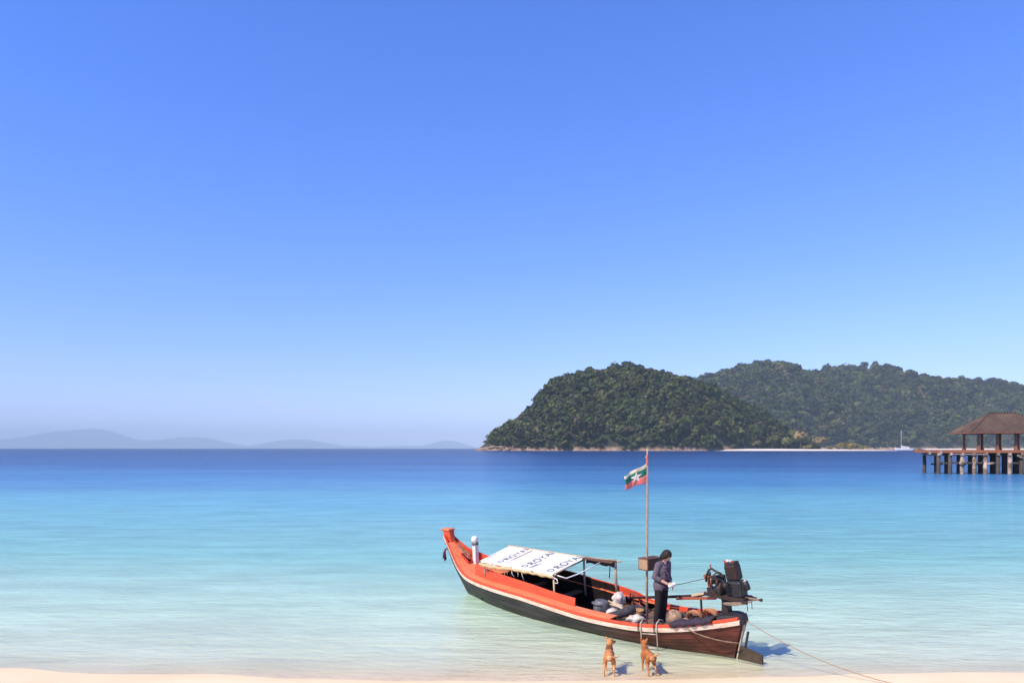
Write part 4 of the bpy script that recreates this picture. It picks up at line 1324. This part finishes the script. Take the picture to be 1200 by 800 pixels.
# ---------------------------------------------------------------- ropes
def sag(a, b, s, n=24):
    a, b = Vector(a), Vector(b)
    return [a.lerp(b, i / n) - Vector((0, 0, 4 * s * (i / n) * (1 - i / n))) for i in range(n + 1)]
pts = sag(BP(-.27, 0, .78), Vector((6.35, 12.2, .06)), .13) + [Vector((6.8, 11.85, .075)), Vector((8.2, 10.75, .115)), Vector((9.6, 9.6, .20))]
o = MB().tube(pts, .0075, 6).build('mooring_rope', M['rope'], smooth=True)
tag(o, 'thin brown mooring rope running from the boat stern down to the sand', 'rope')
rp = []
for t in np.linspace(0, 1, 16):
    u = .72 - .93 * t
    ub = max(-.24, u)
    rp.append(BP(u, beam(ub) + .065 - .05 * t + .05 * math.sin(math.pi * t), sheer(ub) + .17 - .52 * t ** .7 * (1) + .0))
o = MB().tube(rp, .011, 6).build('slack_rope', M['sack_tan'], smooth=True)
tag(o, 'slack rope hanging over the brown stern side of the boat', 'rope')

# ---------------------------------------------------------------- cargo in the boat
def lump(name, c, r, seed, m_, label, cat, rz=0.0, amp=.25, squash=0.0, tilt=(0, 0)):
    """a soft sack: an ellipsoid with folds, flattened where it rests"""
    root = MB()
    root.ell((0, 0, 0), (1, 1, 1), n=28)
    vs = []
    for p in root.v:
        v = Vector(p)
        k = 1 + amp * mnoise.noise(v * 1.6 + Vector((seed, 0, 0))) + amp * .4 * mnoise.noise(v * 4.5 + Vector((0, seed, 0)))
        v = Vector((v.x * r[0] * k, v.y * r[1] * k, v.z * r[2] * k))
        v.z = max(v.z, -r[2] * .75)
        vs.append(tuple(v))
    root.v = vs
    o = root.build(name, M[m_], smooth=True)
    o.location = BP(*c)
    o.rotation_euler = Euler((tilt[0], tilt[1], BOAT_ROT.z + rz))
    return tag(o, label, cat)
dz = lambda u: sheer(u) + .075 - .055 * max(0, (u - .2) / 2.0) + .015
# a platform of boards carries the cargo amidships
for k, u in enumerate(np.arange(2.32, 3.25, .15)):
    MB().box((u, 0, .335), (.135, 2 * (beam(u) - .14), .03)).build('deck_plank', M['plank'], boat, bevel=.004)
dr = on_boat('plastic_drum', 3.04, .38, .35)
tag(dr, 'dull grey round plastic tub among the boat cargo', 'tub')
MB().lathe([(.12, 0), (.15, .03), (.165, .16), (.165, .30), (.14, .36), (.08, .38)], (0, 0, 0), 20, (R(8), R(-6), 0)).build('tub', M['grey_plastic'], dr, smooth=True)
MB().lathe([(.166, 0), (.174, .012), (.166, .024)], (0, .0, .28), 20, (R(8), R(-6), 0)).build('rim', M['grey_plastic'], dr, smooth=True)
lump('white_sack', (2.86, .02, .48), (.20, .17, .16), 3, 'sack', 'bulging white sack behind the grey tub in the boat', 'sack', .4)
lump('white_sack', (2.83, -.04, .70), (.13, .12, .13), 8, 'sack', 'smaller white sack lying on top of the bulging one', 'sack', 1.0, .35)
lump('white_sack', (2.80, .26, .45), (.15, .13, .10), 14, 'sack', 'flat white sack squeezed beside the charcoal roll', 'sack', .2)
lump('plastic_bag', (2.06, .36, .47), (.18, .13, .09), 21, 'sack', 'crumpled white plastic bag at the foot of the flag pole', 'bag', .9, .4)
mb = MB(); pts = [BP(2.80, .50, .42), BP(2.62, .46, .46), BP(2.44, .40, .52), BP(2.28, .33, .60), BP(2.16, .25, .66)]
o = mb.tube(pts, [.055, .085, .095, .095, .075], 12).build('cloth_roll', M['cloth_dark'], smooth=True)
tag(o, 'charcoal cloth roll lying slanted between sacks and flag pole', 'cloth roll')
bs_ = on_boat('wicker_basket', 2.17, .14, .43)
tag(bs_, 'small brown wicker basket beside the flag pole', 'basket')
MB().lathe([(.09, 0), (.12, .06), (.125, .15), (.118, .16), (.10, .13)], (0, 0, 0), 18).build('basket', M['wicker'], bs_, smooth=True)
MB().tube([(.122 * math.cos(t), .122 * math.sin(t), .155) for t in np.linspace(0, 2 * math.pi, 19)[:-1]], .012, 6, True).build('rim', M['wicker'], bs_, smooth=True)
for i, (a, b) in enumerate([((3.02, .22, .62), (2.42, .16, .55)), ((2.98, .14, .655), (2.40, .22, .52))]):
    o = MB().tube([BP(*a), BP((a[0] + b[0]) / 2, (a[1] + b[1]) / 2, (a[2] + b[2]) / 2 + .015), BP(*b)], [.020, .019, .017], 8).build('bamboo_stick', M['wood_pale'], smooth=True)
    tag(o, ['pale bamboo stick resting across the white sacks', 'lower pale bamboo stick crossing under the other on the sacks'][i], 'stick')
fr_ = on_boat('rack_frame', 0, 0, 0)
tag(fr_, 'red painted wooden rack leaning against the far boat side', 'rack')
for a, b in [((2.72, -.40, .74), (2.30, -.34, .56)), ((2.74, -.36, .42), (2.72, -.40, .74)), ((2.30, -.34, .38), (2.30, -.34, .58)), ((2.74, -.38, .60), (2.32, -.33, .46)), ((2.52, -.38, .65), (2.52, -.34, .40))]:
    mb = MB(); mb.beam(a, b, .035, .03); mb.build('bar', M['wood_red'], fr_, bevel=.003)
lump('dark_bundle', (2.45, -.16, .44), (.22, .16, .13), 33, 'cloth_dark', 'dark bundle of cloth in front of the red rack', 'bundle', .5)
lump('rice_sack', (1.06, .36, dz(1.06) + .13), (.16, .13, .19), 41, 'sack_tan', 'tan grey sack standing beside the person on the stern deck', 'sack', .3, .3)
lump('rice_sack', (1.00, .12, dz(1.0) + .09), (.18, .15, .11), 44, 'cloth_dark', 'dark slumped sack behind the tan one on the stern deck', 'sack', 1.3, .3)
def coil(name, c, r, turns, th, m_, label, tilt=(0, 0)):
    pts = []
    n = 20 * turns
    rr = random.Random(turns * 7 + int(r * 100))
    for i in range(n):
        t = i / 20 * 2 * math.pi
        k = r * (1 - .35 * (i / n) + .08 * math.sin(t * .37 + 1))
        pts.append((k * math.cos(t), k * math.sin(t), th + (i / n) * .10 + .015 * math.sin(t * 1.3)))
    o = MB().tube(pts, th, 6).build(name, M[m_], smooth=True)
    o.location = BP(*c); o.rotation_euler = Euler((BOAT_ROT.x + tilt[0], tilt[1], BOAT_ROT.z))
    return tag(o, label, 'rope')
coil('rope_coil', (.70, .22, dz(.7) + .09), .15, 6, .020, 'rope_orange', 'orange brown rope coil on the stern deck beside the sacks', (R(62), R(14)))
coil('rope_coil', (.40, .14, dz(.4) + .09), .15, 7, .018, 'rope_orange', 'orange brown rope coil under the engine shaft near the black stern cap', (R(64), R(-10)))
coil('rope_coil', (.80, -.02, dz(.8) + .01), .14, 4, .018, 'rope', 'flat brown rope coil behind the orange coils', (0, 0))
coil('rope_coil', (.78, .38, dz(.78) + .01), .10, 4, .016, 'rope', 'small pale rope coil at the foot of the tan sack', (R(20), 0))
# navy cloth draped over the stern gunwale
mb = MB(); rows = []
for i in range(26):
    u = .18 + .78 * i / 25
    b, z = beam(u), sheer(u)
    w = .006 * math.sin(i * 1.3) + .012 * math.sin(i * .7)
    rows.append([(u, b - .16, z + .17 + w), (u, b - .06, z + .195 + w), (u, b + .02, z + .185 + w), (u + .02, b + .062, z + .16 + w), (u + .02, b + .070, z + .10 + .02 * math.sin(i * 1.1))])
mb.grid(rows)
o = mb.build('draped_cloth', M['cloth_navy'], smooth=True); o.matrix_world = BM
t_ = o.modifiers.new('thick', 'SOLIDIFY'); t_.thickness = .025; t_.offset = 1
tag(o, 'dark navy cloth draped along the stern gunwale', 'cloth')
# coiled line heap on the foredeck
pts = []
rr = random.Random(4)
for i in range(110):
    t = i * .55
    u = 8.36 + .15 * math.cos(t) * rr.uniform(.6, 1.2) - .12 * math.sin(i * .05)
    v = -.10 + .09 * math.sin(t * .9) * rr.uniform(.6, 1.2)
    pts.append(BP(u, v, fd(u) + .02 + .05 * rr.random()))
o = MB().tube(pts, .010, 5).build('rope_heap', M['rope'], smooth=True)
tag(o, 'tangled heap of brown rope on the foredeck by the bow stem', 'rope')
# ribbon at the bow
rb = on_boat('bow_ribbon', 0, 0, 0)
tag(rb, 'dark crimson cloth ribbon tied round the bow stem', 'ribbon')
MB().tube([(9.09, 0, 1.17), (8.96, .085, 1.16), (8.66, .09, 1.13), (8.62, 0, 1.12), (8.66, -.09, 1.13), (8.96, -.085, 1.16)], .016, 6, True).build('loop', M['ribbon'], rb, smooth=True)
for (a, b, c_) in (((9.08, .04, 1.17), (9.10, .07, 1.02), (9.06, .09, .84)), ((9.08, .05, 1.16), (9.13, .05, 1.05), (9.14, .09, .90))):
    mb = MB()
    mb.grid([[Vector(a) + Vector((0, -.015, 0)), Vector(a) + Vector((0, .02, 0))], [Vector(b) + Vector((0, -.035, .01)), Vector(b) + Vector((.02, .04, 0))], [Vector(c_) + Vector((0, -.05, .03)), Vector(c_) + Vector((.01, .03, -.03))]])
    r_ = mb.build('tail', M['ribbon'], rb, smooth=True)
    t_ = r_.modifiers.new('thick', 'SOLIDIFY'); t_.thickness = .008

# ---------------------------------------------------------------- the person
PU, PV = 1.50, .28
ploc = BP(PU, PV, dz(PU))
YAW = R(42)
per = empty('person', ploc, (R(4), 0, YAW))
tag(per, 'person in mauve grey jacket and black trousers standing in the boat, head bowed', 'person')
bod = MB()
hips = Vector((0, .01, .80))
# legs
for sx in (-1, 1):
    bod.capsule((sx * .078, .01, .78), (sx * .085, -.005, .42), .088, .056)
    bod.capsule((sx * .085, -.005, .42), (sx * .088, .02, .09), .054, .036)
    bod.capsule((sx * .088, .03, .035), (sx * .105, -.10, .03), .034, .028)
# trunk, neck, head bowed
bod.ell((0, .015, .82), (.155, .11, .11))
bod.capsule((0, .01, .85), (0, .0, 1.16), .115, .118)
bod.ell((0, .005, 1.12), (.155, .10, .16))
bod.capsule((-.12, .005, 1.225), (.12, .005, 1.225), .052, .052)
bod.capsule((0, .005, 1.24), (0, -.035, 1.335), .052, .046)
HC = Vector((0, -.065, 1.405))
HR = (R(24), 0, R(-6))
HR = (R(34), 0, R(12))
hm = Euler(HR).to_matrix()
def hp(x, y, z): return HC + hm @ Vector((x, y, z))
bod.ell(HC, (.073, .088, .100), HR)
bod.capsule(hp(0, -.04, -.055), hp(0, -.055, -.085), .045, .026)              # jaw and chin
bod.capsule(hp(0, -.088, .005), hp(0, -.104, -.022), .009, .013)              # nose
bod.capsule(hp(-.020, -.088, -.048), hp(.020, -.088, -.048), .007, .007)      # mouth
for sx in (-1, 1):
    bod.ell(hp(sx * .073, .005, -.005), (.010, .020, .028), HR)               # ears
    bod.capsule(hp(sx * .015, -.085, .020), hp(sx * .045, -.075, .020), .010, .009)   # brows
# arms: elbows bent, hands together in front of the hips round the bundle
WR = Vector((-.085, -.185, .865)); WL = Vector((.075, -.185, .815))
for sx, w, el in ((-1, WR, Vector((-.225, .03, .975))), (1, WL, Vector((.215, .02, .955)))):
    sh = Vector((sx * .165, .005, 1.215))
    bod.capsule(sh, el, .052, .040)
    bod.capsule(el, w, .040, .026)
    to = (Vector((0, -.255, .83)) - w)
    d = Vector((-sx * .55, -.62, -.25)).normalized()
    palm = w + d * .045
    bod.capsule(w, palm, .025, .030)
    side = Vector((0, 0, 1)).cross(d).normalized()
    up = d.cross(side)
    for k in range(4):
        b0 = palm + d * .025 + up * ((k - 1.5) * .017)
        ln = (.030, .036, .033, .025)[k]
        j1 = b0 + d * ln + Vector((-sx * .004, -.006, -.004))
        j2 = j1 + (d * .4 + Vector((-sx * .75, .25, -.1))).normalized() * ln * .9
        bod.capsule(b0, j1, .0095, .0090, 8)
        bod.capsule(j1, j2, .0090, .0075, 8)
    t0 = w + d * .030 + up * .022
    t1 = t0 + (up * .8 + d * .5).normalized() * .030
    t2 = t1 + (d * .9 + Vector((-sx * .4, 0, 0))).normalized() * .028
    bod.capsule(t0, t1, .012, .010, 8); bod.capsule(t1, t2, .010, .008, 8)
remesh(bod, 'body', M['skin'], .0065, 3, per)
# eyes, half the head height up
for sx in (-1, 1):
    mb = MB().ell(hp(sx * .030, -.079, .004), (.011, .008, .0065), HR); mb.build('eye', M['hair'], per, smooth=True)
# hair: a bob to the jaw with a fringe
hr = MB()
hr.ell(hp(0, .010, .022), (.092, .104, .106), HR)
hr.ell(hp(0, .045, -.040), (.094, .066, .095), HR)
for sx in (-1, 1): hr.capsule(hp(sx * .073, .0, .02), hp(sx * .074, -.005, -.065), .026, .017)
hair = remesh(hr, 'hair', M['hair'], .007, 2, per)
hmi = hm.inverted()
def face_gap(c):
    q = hmi @ (c - HC)
    return q.y < -.045 and q.z < .045 and abs(q.x) < .062
cut_faces(hair, face_gap)
t_ = hair.modifiers.new('thick', 'SOLIDIFY'); t_.thickness = .012; t_.offset = -1
# trousers
tz = MB()
tz.ell((0, .015, .80), (.168, .122, .125))
tz.capsule((0, .015, .82), (0, .01, .93), .130, .128)
for sx in (-1, 1):
    tz.capsule((sx * .080, .012, .77), (sx * .096, .0, .42), .098, .070)
    tz.capsule((sx * .096, .0, .42), (sx * .104, .018, .07), .070, .062)
remesh(tz, 'trousers', M['trousers'], .009, 3, per)
for sx in (-1, 1):
    sh = MB(); sh.capsule((sx * .088, .035, .040), (sx * .106, -.115, .034), .044, .036); sh.box((sx * .098, -.04, .012), (.075, .20, .02))
    remesh(sh, 'shoe', M['shoe'], .007, 2, per)
# blouse under the jacket
bl = MB()
bl.capsule((0, .0, .80), (0, -.005, 1.14), .138, .132); bl.ell((0, -.004, 1.10), (.168, .118, .165)); bl.capsule((-.10, .0, 1.215), (.10, .0, 1.215), .062, .062)
blouse = remesh(bl, 'blouse', M['blouse'], .010, 3, per)
cut_faces(blouse, lambda c: c.z < .70 or c.z > 1.285)
# open jacket with sleeves to the forearm
jk = MB()
jk.capsule((0, .02, .74), (0, .005, 1.14), .150, .138); jk.ell((0, .005, 1.10), (.178, .124, .172)); jk.capsule((-.13, .005, 1.222), (.13, .005, 1.222), .062, .062)
jk.ell((-.005, .022, .80), (.180, .138, .22))
for sx, w, el in ((-1, WR, Vector((-.225, .03, .975))), (1, WL, Vector((.215, .02, .955)))):
    jk.capsule(Vector((sx * .165, .005, 1.215)), el, .060, .050)
    jk.capsule(el, el.lerp(w, .38), .050, .046)
jacket = remesh(jk, 'jacket', M['jacket'], .010, 3, per)
def open_front(c):
    if c.z < .665 or c.z > 1.285: return True
    if abs(c.x) < .075 + .09 * max(0, (.95 - c.z)) and c.y < -.04: return True
    for sx, w, el in ((-1, WR, Vector((-.225, .03, .975))), (1, WL, Vector((.215, .02, .955)))):
        ax = (w - el); L = ax.length; ax.normalize()
        if (c - el).dot(ax) > L * .46 and (c - (el + ax * (c - el).dot(ax))).length < .075 and c.z < 1.0: return True
    return False
cut_faces(jacket, open_front)
t_ = jacket.modifiers.new('thick', 'SOLIDIFY'); t_.thickness = .008; t_.offset = 1
# the bundle in the hands
hb_ = remesh(MB().ell((0, 0, 0), (.115, .045, .042), (0, R(-8), 0)).ell((.05, -.01, .012), (.06, .045, .04)).ell((-.06, 0, -.01), (.05, .042, .036)), 'white_bundle', M['tarp'], .008, 2)
hb_.location = per.matrix_basis @ Vector((-.015, -.250, .845)); hb_.rotation_euler = (0, 0, YAW)
tag(hb_, 'white folded cloth bundle held in the hands of the standing person', 'bundle')

# ---------------------------------------------------------------- the dogs
def dog(name, loc, yaw, head_yaw, tail, label, tone, seed, spread=0.0, sc=.96):
    b = MB()
    b.ell((0, .13, .340), (.085, .135, .110)); b.ell((0, -.02, .355), (.072, .17, .080), (R(-4), 0, 0)); b.ell((0, -.165, .360), (.083, .095, .088))
    b.capsule((0, -.16, .375), (0, .16, .385), .070, .072)
    b.capsule((0, .17, .385), (0, .265, .465), .076, .058)
    nk = Vector((0, .265, .465)); hm_ = Euler((R(6), 0, head_yaw)).to_matrix()
    def h(x, y, z): return nk + hm_ @ Vector((x, y, z))
    b.ell(h(0, .035, .045), (.066, .076, .060))
    b.capsule(h(0, .075, .030), h(0, .165, .010), .040, .023)
    b.capsule(h(0, .06, .012), h(0, .14, -.006), .026, .014)
    for sx in (-1, 1):
        b.capsule(h(sx * .042, .020, .075), h(sx * .058, .012, .118), .027, .020, 8)
        b.capsule(h(sx * .058, .012, .118), h(sx * .066, .006, .152), .020, .007, 8)
        b.capsule(h(sx * .020, .082, .058), h(sx * .026, .088, .058), .010, .010, 8)
        # hind leg: stifle forward and high, hock backward
        hx = sx * (.070 + spread)
        b.capsule((sx * .050, -.165, .345), (hx * .98, -.115, .235), .058, .040)
        b.capsule((hx, -.115, .235), (hx * 1.02, -.235, .135), .035, .018)
        b.capsule((hx * 1.02, -.235, .135), (hx * 1.03, -.222, .030), .0175, .0160)
        b.capsule((hx * 1.03, -.222, .020), (hx * 1.03, -.175, .016), .020, .018)
        # fore leg
        fx = sx * .058
        b.capsule((sx * .052, .175, .320), (fx, .150, .215), .048, .031)
        b.capsule((fx, .150, .215), (fx, .172, .105), .029, .020)
        b.capsule((fx, .172, .105), (fx, .168, .030), .0185, .0165)
        b.capsule((fx, .170, .018), (fx, .210, .015), .019, .017)
    for i in range(len(tail) - 1):
        b.capsule(tail[i], tail[i + 1], .026 - .004 * i, .024 - .004 * i, 8)
    o = remesh(b, name, M['fur'], .0075, 4)
    o.scale = (sc, sc, sc); o.location = loc; o.rotation_euler = (0, 0, yaw)
    tan, dark, cream = tone
    tl = Vector(tail[-1])
    def col(c):
        n = mnoise.noise(c * 9 + Vector((seed, 0, 0)))
        k = np.array(tan) * (1 + .18 * n)
        cr = max(0, min(1, (.30 - c.z) * 3.0 + n * .3))                       # paler legs
        rump = max(0, 1 - ((c.x) ** 2 / .05 ** 2 + (c.y + .25) ** 2 / .05 ** 2 + (c.z - .36) ** 2 / .055 ** 2))
        sad = max(0, 1 - ((c.y - .12) ** 2 / .12 ** 2 + (c.z - .46) ** 2 / .06 ** 2)) * (1 if seed == 1 else .5)
        k = k * (1 - .5 * cr) + np.array(cream) * .5 * cr
        k = k * (1 - min(1, rump * 1.6)) + np.array(cream) * min(1, rump * 1.6)
        k = k * (1 - .8 * min(1, sad * 1.8)) + np.array(dark) * .8 * min(1, sad * 1.8)
        mz = (Vector(c) - h(0, .16, .012)).length
        if mz < .05: k = k * .25
        if (Vector(c) - tl).length < .10: k = k * .4 + np.array(cream) * .6
        return k
    paint(o, col)
    for sx in (-1, 1):
        MB().ell(h(sx * .032, .088, .052), (.008, .007, .007)).build('eye', M['hair'], o, smooth=True)
    MB().ell(h(0, .182, .016), (.011, .009, .009)).build('nose', M['black'], o, smooth=True)
    MB().tube([(.073 * math.cos(t), .215 + .062 * math.sin(t), .425 + -.05 * math.sin(t)) for t in np.linspace(0, 6.283, 19)[:-1]], .006, 5, True) if False else None
    return tag(o, label, 'dog')
def gz(x, y): return bed_z(x, y) - .004
TAN = (0.50, 0.205, 0.078); DARKF = (0.12, 0.040, 0.020); CREAM = (0.70, 0.46, 0.28)
dx, dy = 1.74, 12.98
dog('standing_dog', (dx, dy, gz(dx, dy)), R(-8), R(-38), [(0, -.245, .385), (.05, -.27, .385), (.105, -.255, .375), (.155, -.22, .375), (.185, -.18, .395)],
    'tan dog with dark saddle and pale rump turning its head, tail held sideways', (TAN, DARKF, CREAM), 1, .018)
dx, dy = 2.44, 12.98
dog('standing_dog', (dx, dy, gz(dx, dy)), R(8), R(-14), [(0, -.245, .395), (.035, -.275, .415), (.08, -.285, .43), (.11, -.28, .44)],
    'reddish tan dog below the boat ladder facing the boat side', ((0.38, 0.135, 0.048), (0.20, 0.07, 0.030), (0.60, 0.34, 0.19)), 2, .0, .93)

# ---------------------------------------------------------------- jetty
JD = 113.0
jet = empty('jetty', (65.1, JD, 0)); tag(jet, 'orange brown timber jetty deck on rows of stained concrete piles', 'jetty')
jet.rotation_euler = (0, 0, R(-6))
DZ = 3.72
NJ = 15
SPAN = 1.72
W = 5.2
LEN = NJ * SPAN + 1.6
bme = None
for k in range(int(LEN / .62)):
    if bme is None:
        o = MB().box((0, 0, 0), (.58, W + .3, .09)).build('deck_plank', M['jetty_board'], jet); bme = o
    else:
        o = bme.copy(); COL.objects.link(o); o.parent = jet
    o.location = (.3 + k * .62, W / 2, DZ - .045 + .006 * ((k * 7) % 3))
mb = MB(); mb.box((LEN / 2, -.13, DZ - .26), (LEN, .14, .36)); mb.build('edge_beam', M['jetty_board'], jet, bevel=.02)
mb = MB(); mb.box((LEN / 2, W + .13, DZ - .26), (LEN, .14, .36)); mb.build('edge_beam', M['jetty_board'], jet, bevel=.02)
mb = MB(); mb.box((-.06, W / 2, DZ - .26), (.14, W, .36)); mb.build('end_beam', M['jetty_board'], jet, bevel=.02)
MB().box((-.12, -.24, DZ - .42), (.34, .22, .50)).build('end_block', M['concrete'], jet, bevel=.03)
MB().box((1.55, -.26, DZ - .36), (.36, .14, .56)).build('bracket_block', M['concrete'], jet, bevel=.03)
rr = random.Random(12)
for i in range(NJ):
    x = 1.3 + i * SPAN
    cap = MB(); cap.box((x, W / 2 - .1, DZ - .66), (.46, W + .3, .42)); cap.build('cap_beam', M['concrete_dark'] if i % 3 else M['concrete'], jet, bevel=.03)
    MB().box((x, -.32, DZ - .64), (.42, .16, .42), (0, 0, 0), .75).build('cap_end', M['concrete'], jet, bevel=.03)
    for j, y in enumerate((.05, 2.5, 4.9)):
        xx = x + rr.uniform(-.12, .12) + (SPAN * .5 if j == 1 else 0)
        w0 = .27 if j == 0 else .25
        m_ = 'concrete' if (j == 0 and i not in (0, 1, 5, 7, 9, 11)) else 'concrete_dark'
        mb = MB().tube([(xx, y, -6.5), (xx, y, .2), (xx, y, DZ - .5)], [w0 * 1.25, w0 * 1.1, w0], 10); mb.build('pile', M[m_], jet, smooth=True)
    if rr.random() < .85 or i == 0:
        mb = MB(); mb.beam((x, .05, 1.75), (x + SPAN, .05, 1.75 + rr.uniform(-.05, .05)), .22, .28); mb.build('brace', M['concrete_dark'], jet)
    if i in (0, 4):
        mb = MB(); mb.beam((x, 2.5, 1.5), (x + SPAN, 2.5, 1.5), .22, .28); mb.build('brace', M['concrete_dark'], jet)
mb = MB(); mb.beam((12.6, -.35, 2.9), (17.6, -.35, .8), .20, .30); mb.build('diagonal_brace', M['concrete'], jet)
mb = MB(); mb.beam((9.2, -.30, 1.75), (8.2, -.30, 1.62), .2, .28); mb.build('broken_brace', M['concrete'], jet)
mb = MB(); mb.beam((3.0, -.28, DZ - .62), (8.2, -.28, DZ - .66), .14, .14); mb.build('pipe', M['steel'], jet)
MB().lathe([(.30, 0), (.46, .12), (.5, .45), (.38, .62), (.28, .7)], (4.75, -.15, 1.35), 12).build('pile_collar', M['concrete'], jet, smooth=True)

# ---------------------------------------------------------------- pavilion on the jetty
pav = empty('pavilion'); pav.parent = None
pav.location = jet.matrix_basis @ Vector((7.0, .3, DZ)); pav.rotation_euler = jet.rotation_euler
tag(pav, 'open pavilion with ribbed rusty hip roof standing on the jetty', 'pavilion')
PH = 2.75
def side_posts(y, pref):
    for i in range(5):
        x = .35 + i * 2.72
        MB().box((x, y, PH / 2), (.30, .30, PH)).build('post', M['post_wood'], pav, bevel=.02)
        MB().box((x, y, .16), (.44, .44, .32)).build('post_base', M['post_wood'], pav, bevel=.02)
side_posts(.1, 0); side_posts(4.5, 1)
for y in (.1, 4.5):
    mb = MB(); mb.beam((-.3, y, PH + .02), (11.6, y, PH + .02), .22, .24); mb.build('plate_beam', M['post_wood'], pav)
mb = MB(); mb.beam((7.6, .1, 2.6), (9.2, .1, .3), .14, .14); mb.build('brace', M['post_wood'], pav)
ex0, ex1, ey0, ey1 = -1.35, 12.6, -1.2, 5.8
zE, zR = PH + .02, PH + 3.05
rx0, rx1, ry = 3.0, 6.8, (ey0 + ey1) / 2
E_ = [Vector((ex0, ey0, zE)), Vector((ex1, ey0, zE)), Vector((ex1, ey1, zE)), Vector((ex0, ey1, zE))]
Ra, Rb = Vector((rx0, ry, zR)), Vector((rx1, ry, zR))
roof = empty('roof'); roof.parent = pav
def slope(poly, n_ribs, e0, e1, top0, top1):
    """one roof plane with standing ribs that run from eave to ridge or hip"""
    nrm = (poly[1] - poly[0]).cross(poly[2] - poly[0]).normalized()
    if nrm.z < 0: nrm = -nrm
    mb = MB(); vs = [p for p in poly] + [p - nrm * .06 for p in poly]
    k = len(poly)
    mb.add(vs, [tuple(range(k)), tuple(reversed(range(k, 2 * k)))] + [(i, (i + 1) % k, (i + 1) % k + k, i + k) for i in range(k)])
    pan = mb.build('roof_panel', M['roof'], roof)
    ridge_mid = (top0 + top1) / 2
    ed = (e1 - e0); L = ed.length; ed.normalize()
    upv = nrm.cross(ed).normalized()
    if upv.z < 0: upv = -upv
    for i in range(n_ribs):
        s = (i + .5) / n_ribs * L
        p = e0 + ed * s
        # height up the slope where the rib meets hip or ridge
        a0 = (top0 - e0).dot(ed); a1 = (top1 - e0).dot(ed); hs = (top0 - e0).dot(upv)
        if s < a0: hgt = hs * s / a0
        elif s > a1: hgt = hs * (L - s) / (L - a1)
        else: hgt = hs
        if hgt < .15: continue
        rb_ = MB(); rb_.beam(p + nrm * .04, p + upv * hgt + nrm * .04, .10, .10)
        rb_.build('roof_rib', M['roof_rib'], pan)
slope([E_[0], E_[1], Rb, Ra], 36, E_[0], E_[1], Ra, Rb)
slope([E_[2], E_[3], Ra, Rb], 12, E_[2], E_[3], Rb, Ra)
slope([E_[3], E_[0], Ra], 18, E_[3], E_[0], Ra, Ra)
slope([E_[1], E_[2], Rb], 12, E_[1], E_[2], Rb, Rb)
mb = MB(); mb.beam(Ra + Vector((-.1, 0, .08)), Rb + Vector((.1, 0, .08)), .22, .16); mb.build('ridge_cap', M['roof'], roof)
for a, b in ((E_[0], Ra), (E_[1], Rb), (E_[2], Rb), (E_[3], Ra)):
    mb = MB(); mb.beam(a + Vector((0, 0, .05)), b + Vector((0, 0, .05)), .18, .12); mb.build('hip_cap', M['roof'], roof)
for a, b in ((0, 1), (1, 2), (2, 3), (3, 0)):
    mb = MB(); mb.beam(E_[a] + Vector((0, 0, -.10)), E_[b] + Vector((0, 0, -.10)), .10, .18); mb.build('fascia', M['post_wood'], roof)

# ---------------------------------------------------------------- sailing yacht at anchor beyond the spit
ya = empty('sailing_yacht', (px_to_x(1058.5, 1320), 1320, 0)); tag(ya, 'white sailing yacht with bare mast anchored beyond the sand spit', 'sailboat')
M['gel'] = mat('white_gelcoat', (0.82, 0.80, 0.80), .35, (0.74, 0.72, 0.72), .5)
M['mast'] = mat('aluminium_mast', (0.70, 0.69, 0.68), .4)
M['window'] = mat('dark_window', (0.02, 0.025, 0.035), .2)
ya.rotation_euler = (0, 0, R(-20))
mb = MB(); rows = []
for s in np.linspace(0, 1, 21):
    x = -15 + 31 * s
    w = 4.0 * (math.sin(math.pi * min(1, .16 + s * .84)) ** .7)
    zt = 3.6 + 1.1 * (1 - s) ** 2 + .3 * s
    xl = x * (.90 if s < .5 else .97)
    rows.append([(x, -w, zt), (xl, -w * .85, .8), (xl, -w * .4, -.5), (xl, w * .4, -.5), (xl, w * .85, .8), (x, w, zt)])
mb.strip_solid(rows); mb.build('hull', M['gel'], ya, smooth=False)
MB().box((3.5, 0, 4.6), (13, 4.6, 2.0), (0, 0, 0), .82).build('cabin', M['gel'], ya, bevel=.3)
for x in (0, 3, 6): MB().box((x, -2.2, 4.6), (1.9, .3, .7)).build('window', M['window'], ya)
MB().box((9.0, 0, 5.7), (4.2, 3.6, .25)).build('sprayhood', M['gel'], ya, bevel=.1)
mb = MB().tube([(-3.4, 0, 2.5), (-3.4, 0, 36.5)], [.34, .26], 8); mb.build('mast', M['mast'], ya, smooth=True)
mb = MB().tube([(-3.1, 0, 6.8), (1, 0, 6.9), (9.5, 0, 6.7)], [.85, .6, .35], 8); mb.build('furled_sail', M['gel'], ya, smooth=True)
mb = MB().tube([(-3.2, 0, 9.4), (-2.4, 0, 7.0)], [.3, .8], 8); mb.build('sail_head', M['gel'], ya, smooth=True)
for a, b in (((-3.4, 0, 36), (-14.6, 0, 3.6)), ((-3.4, 0, 36), (15.6, 0, 3.0)), ((-3.4, 0, 30), (-3.0, -3.6, 2.8)), ((-3.4, 0, 30), (-3.0, 3.6, 2.8))):
    mb = MB().tube([a, b], .05, 5); mb.build('stay', M['mast'], ya)
mb = MB().tube([(-3.4, -2.2, 20), (-3.4, 2.2, 20)], .12, 6); mb.build('spreader', M['mast'], ya)
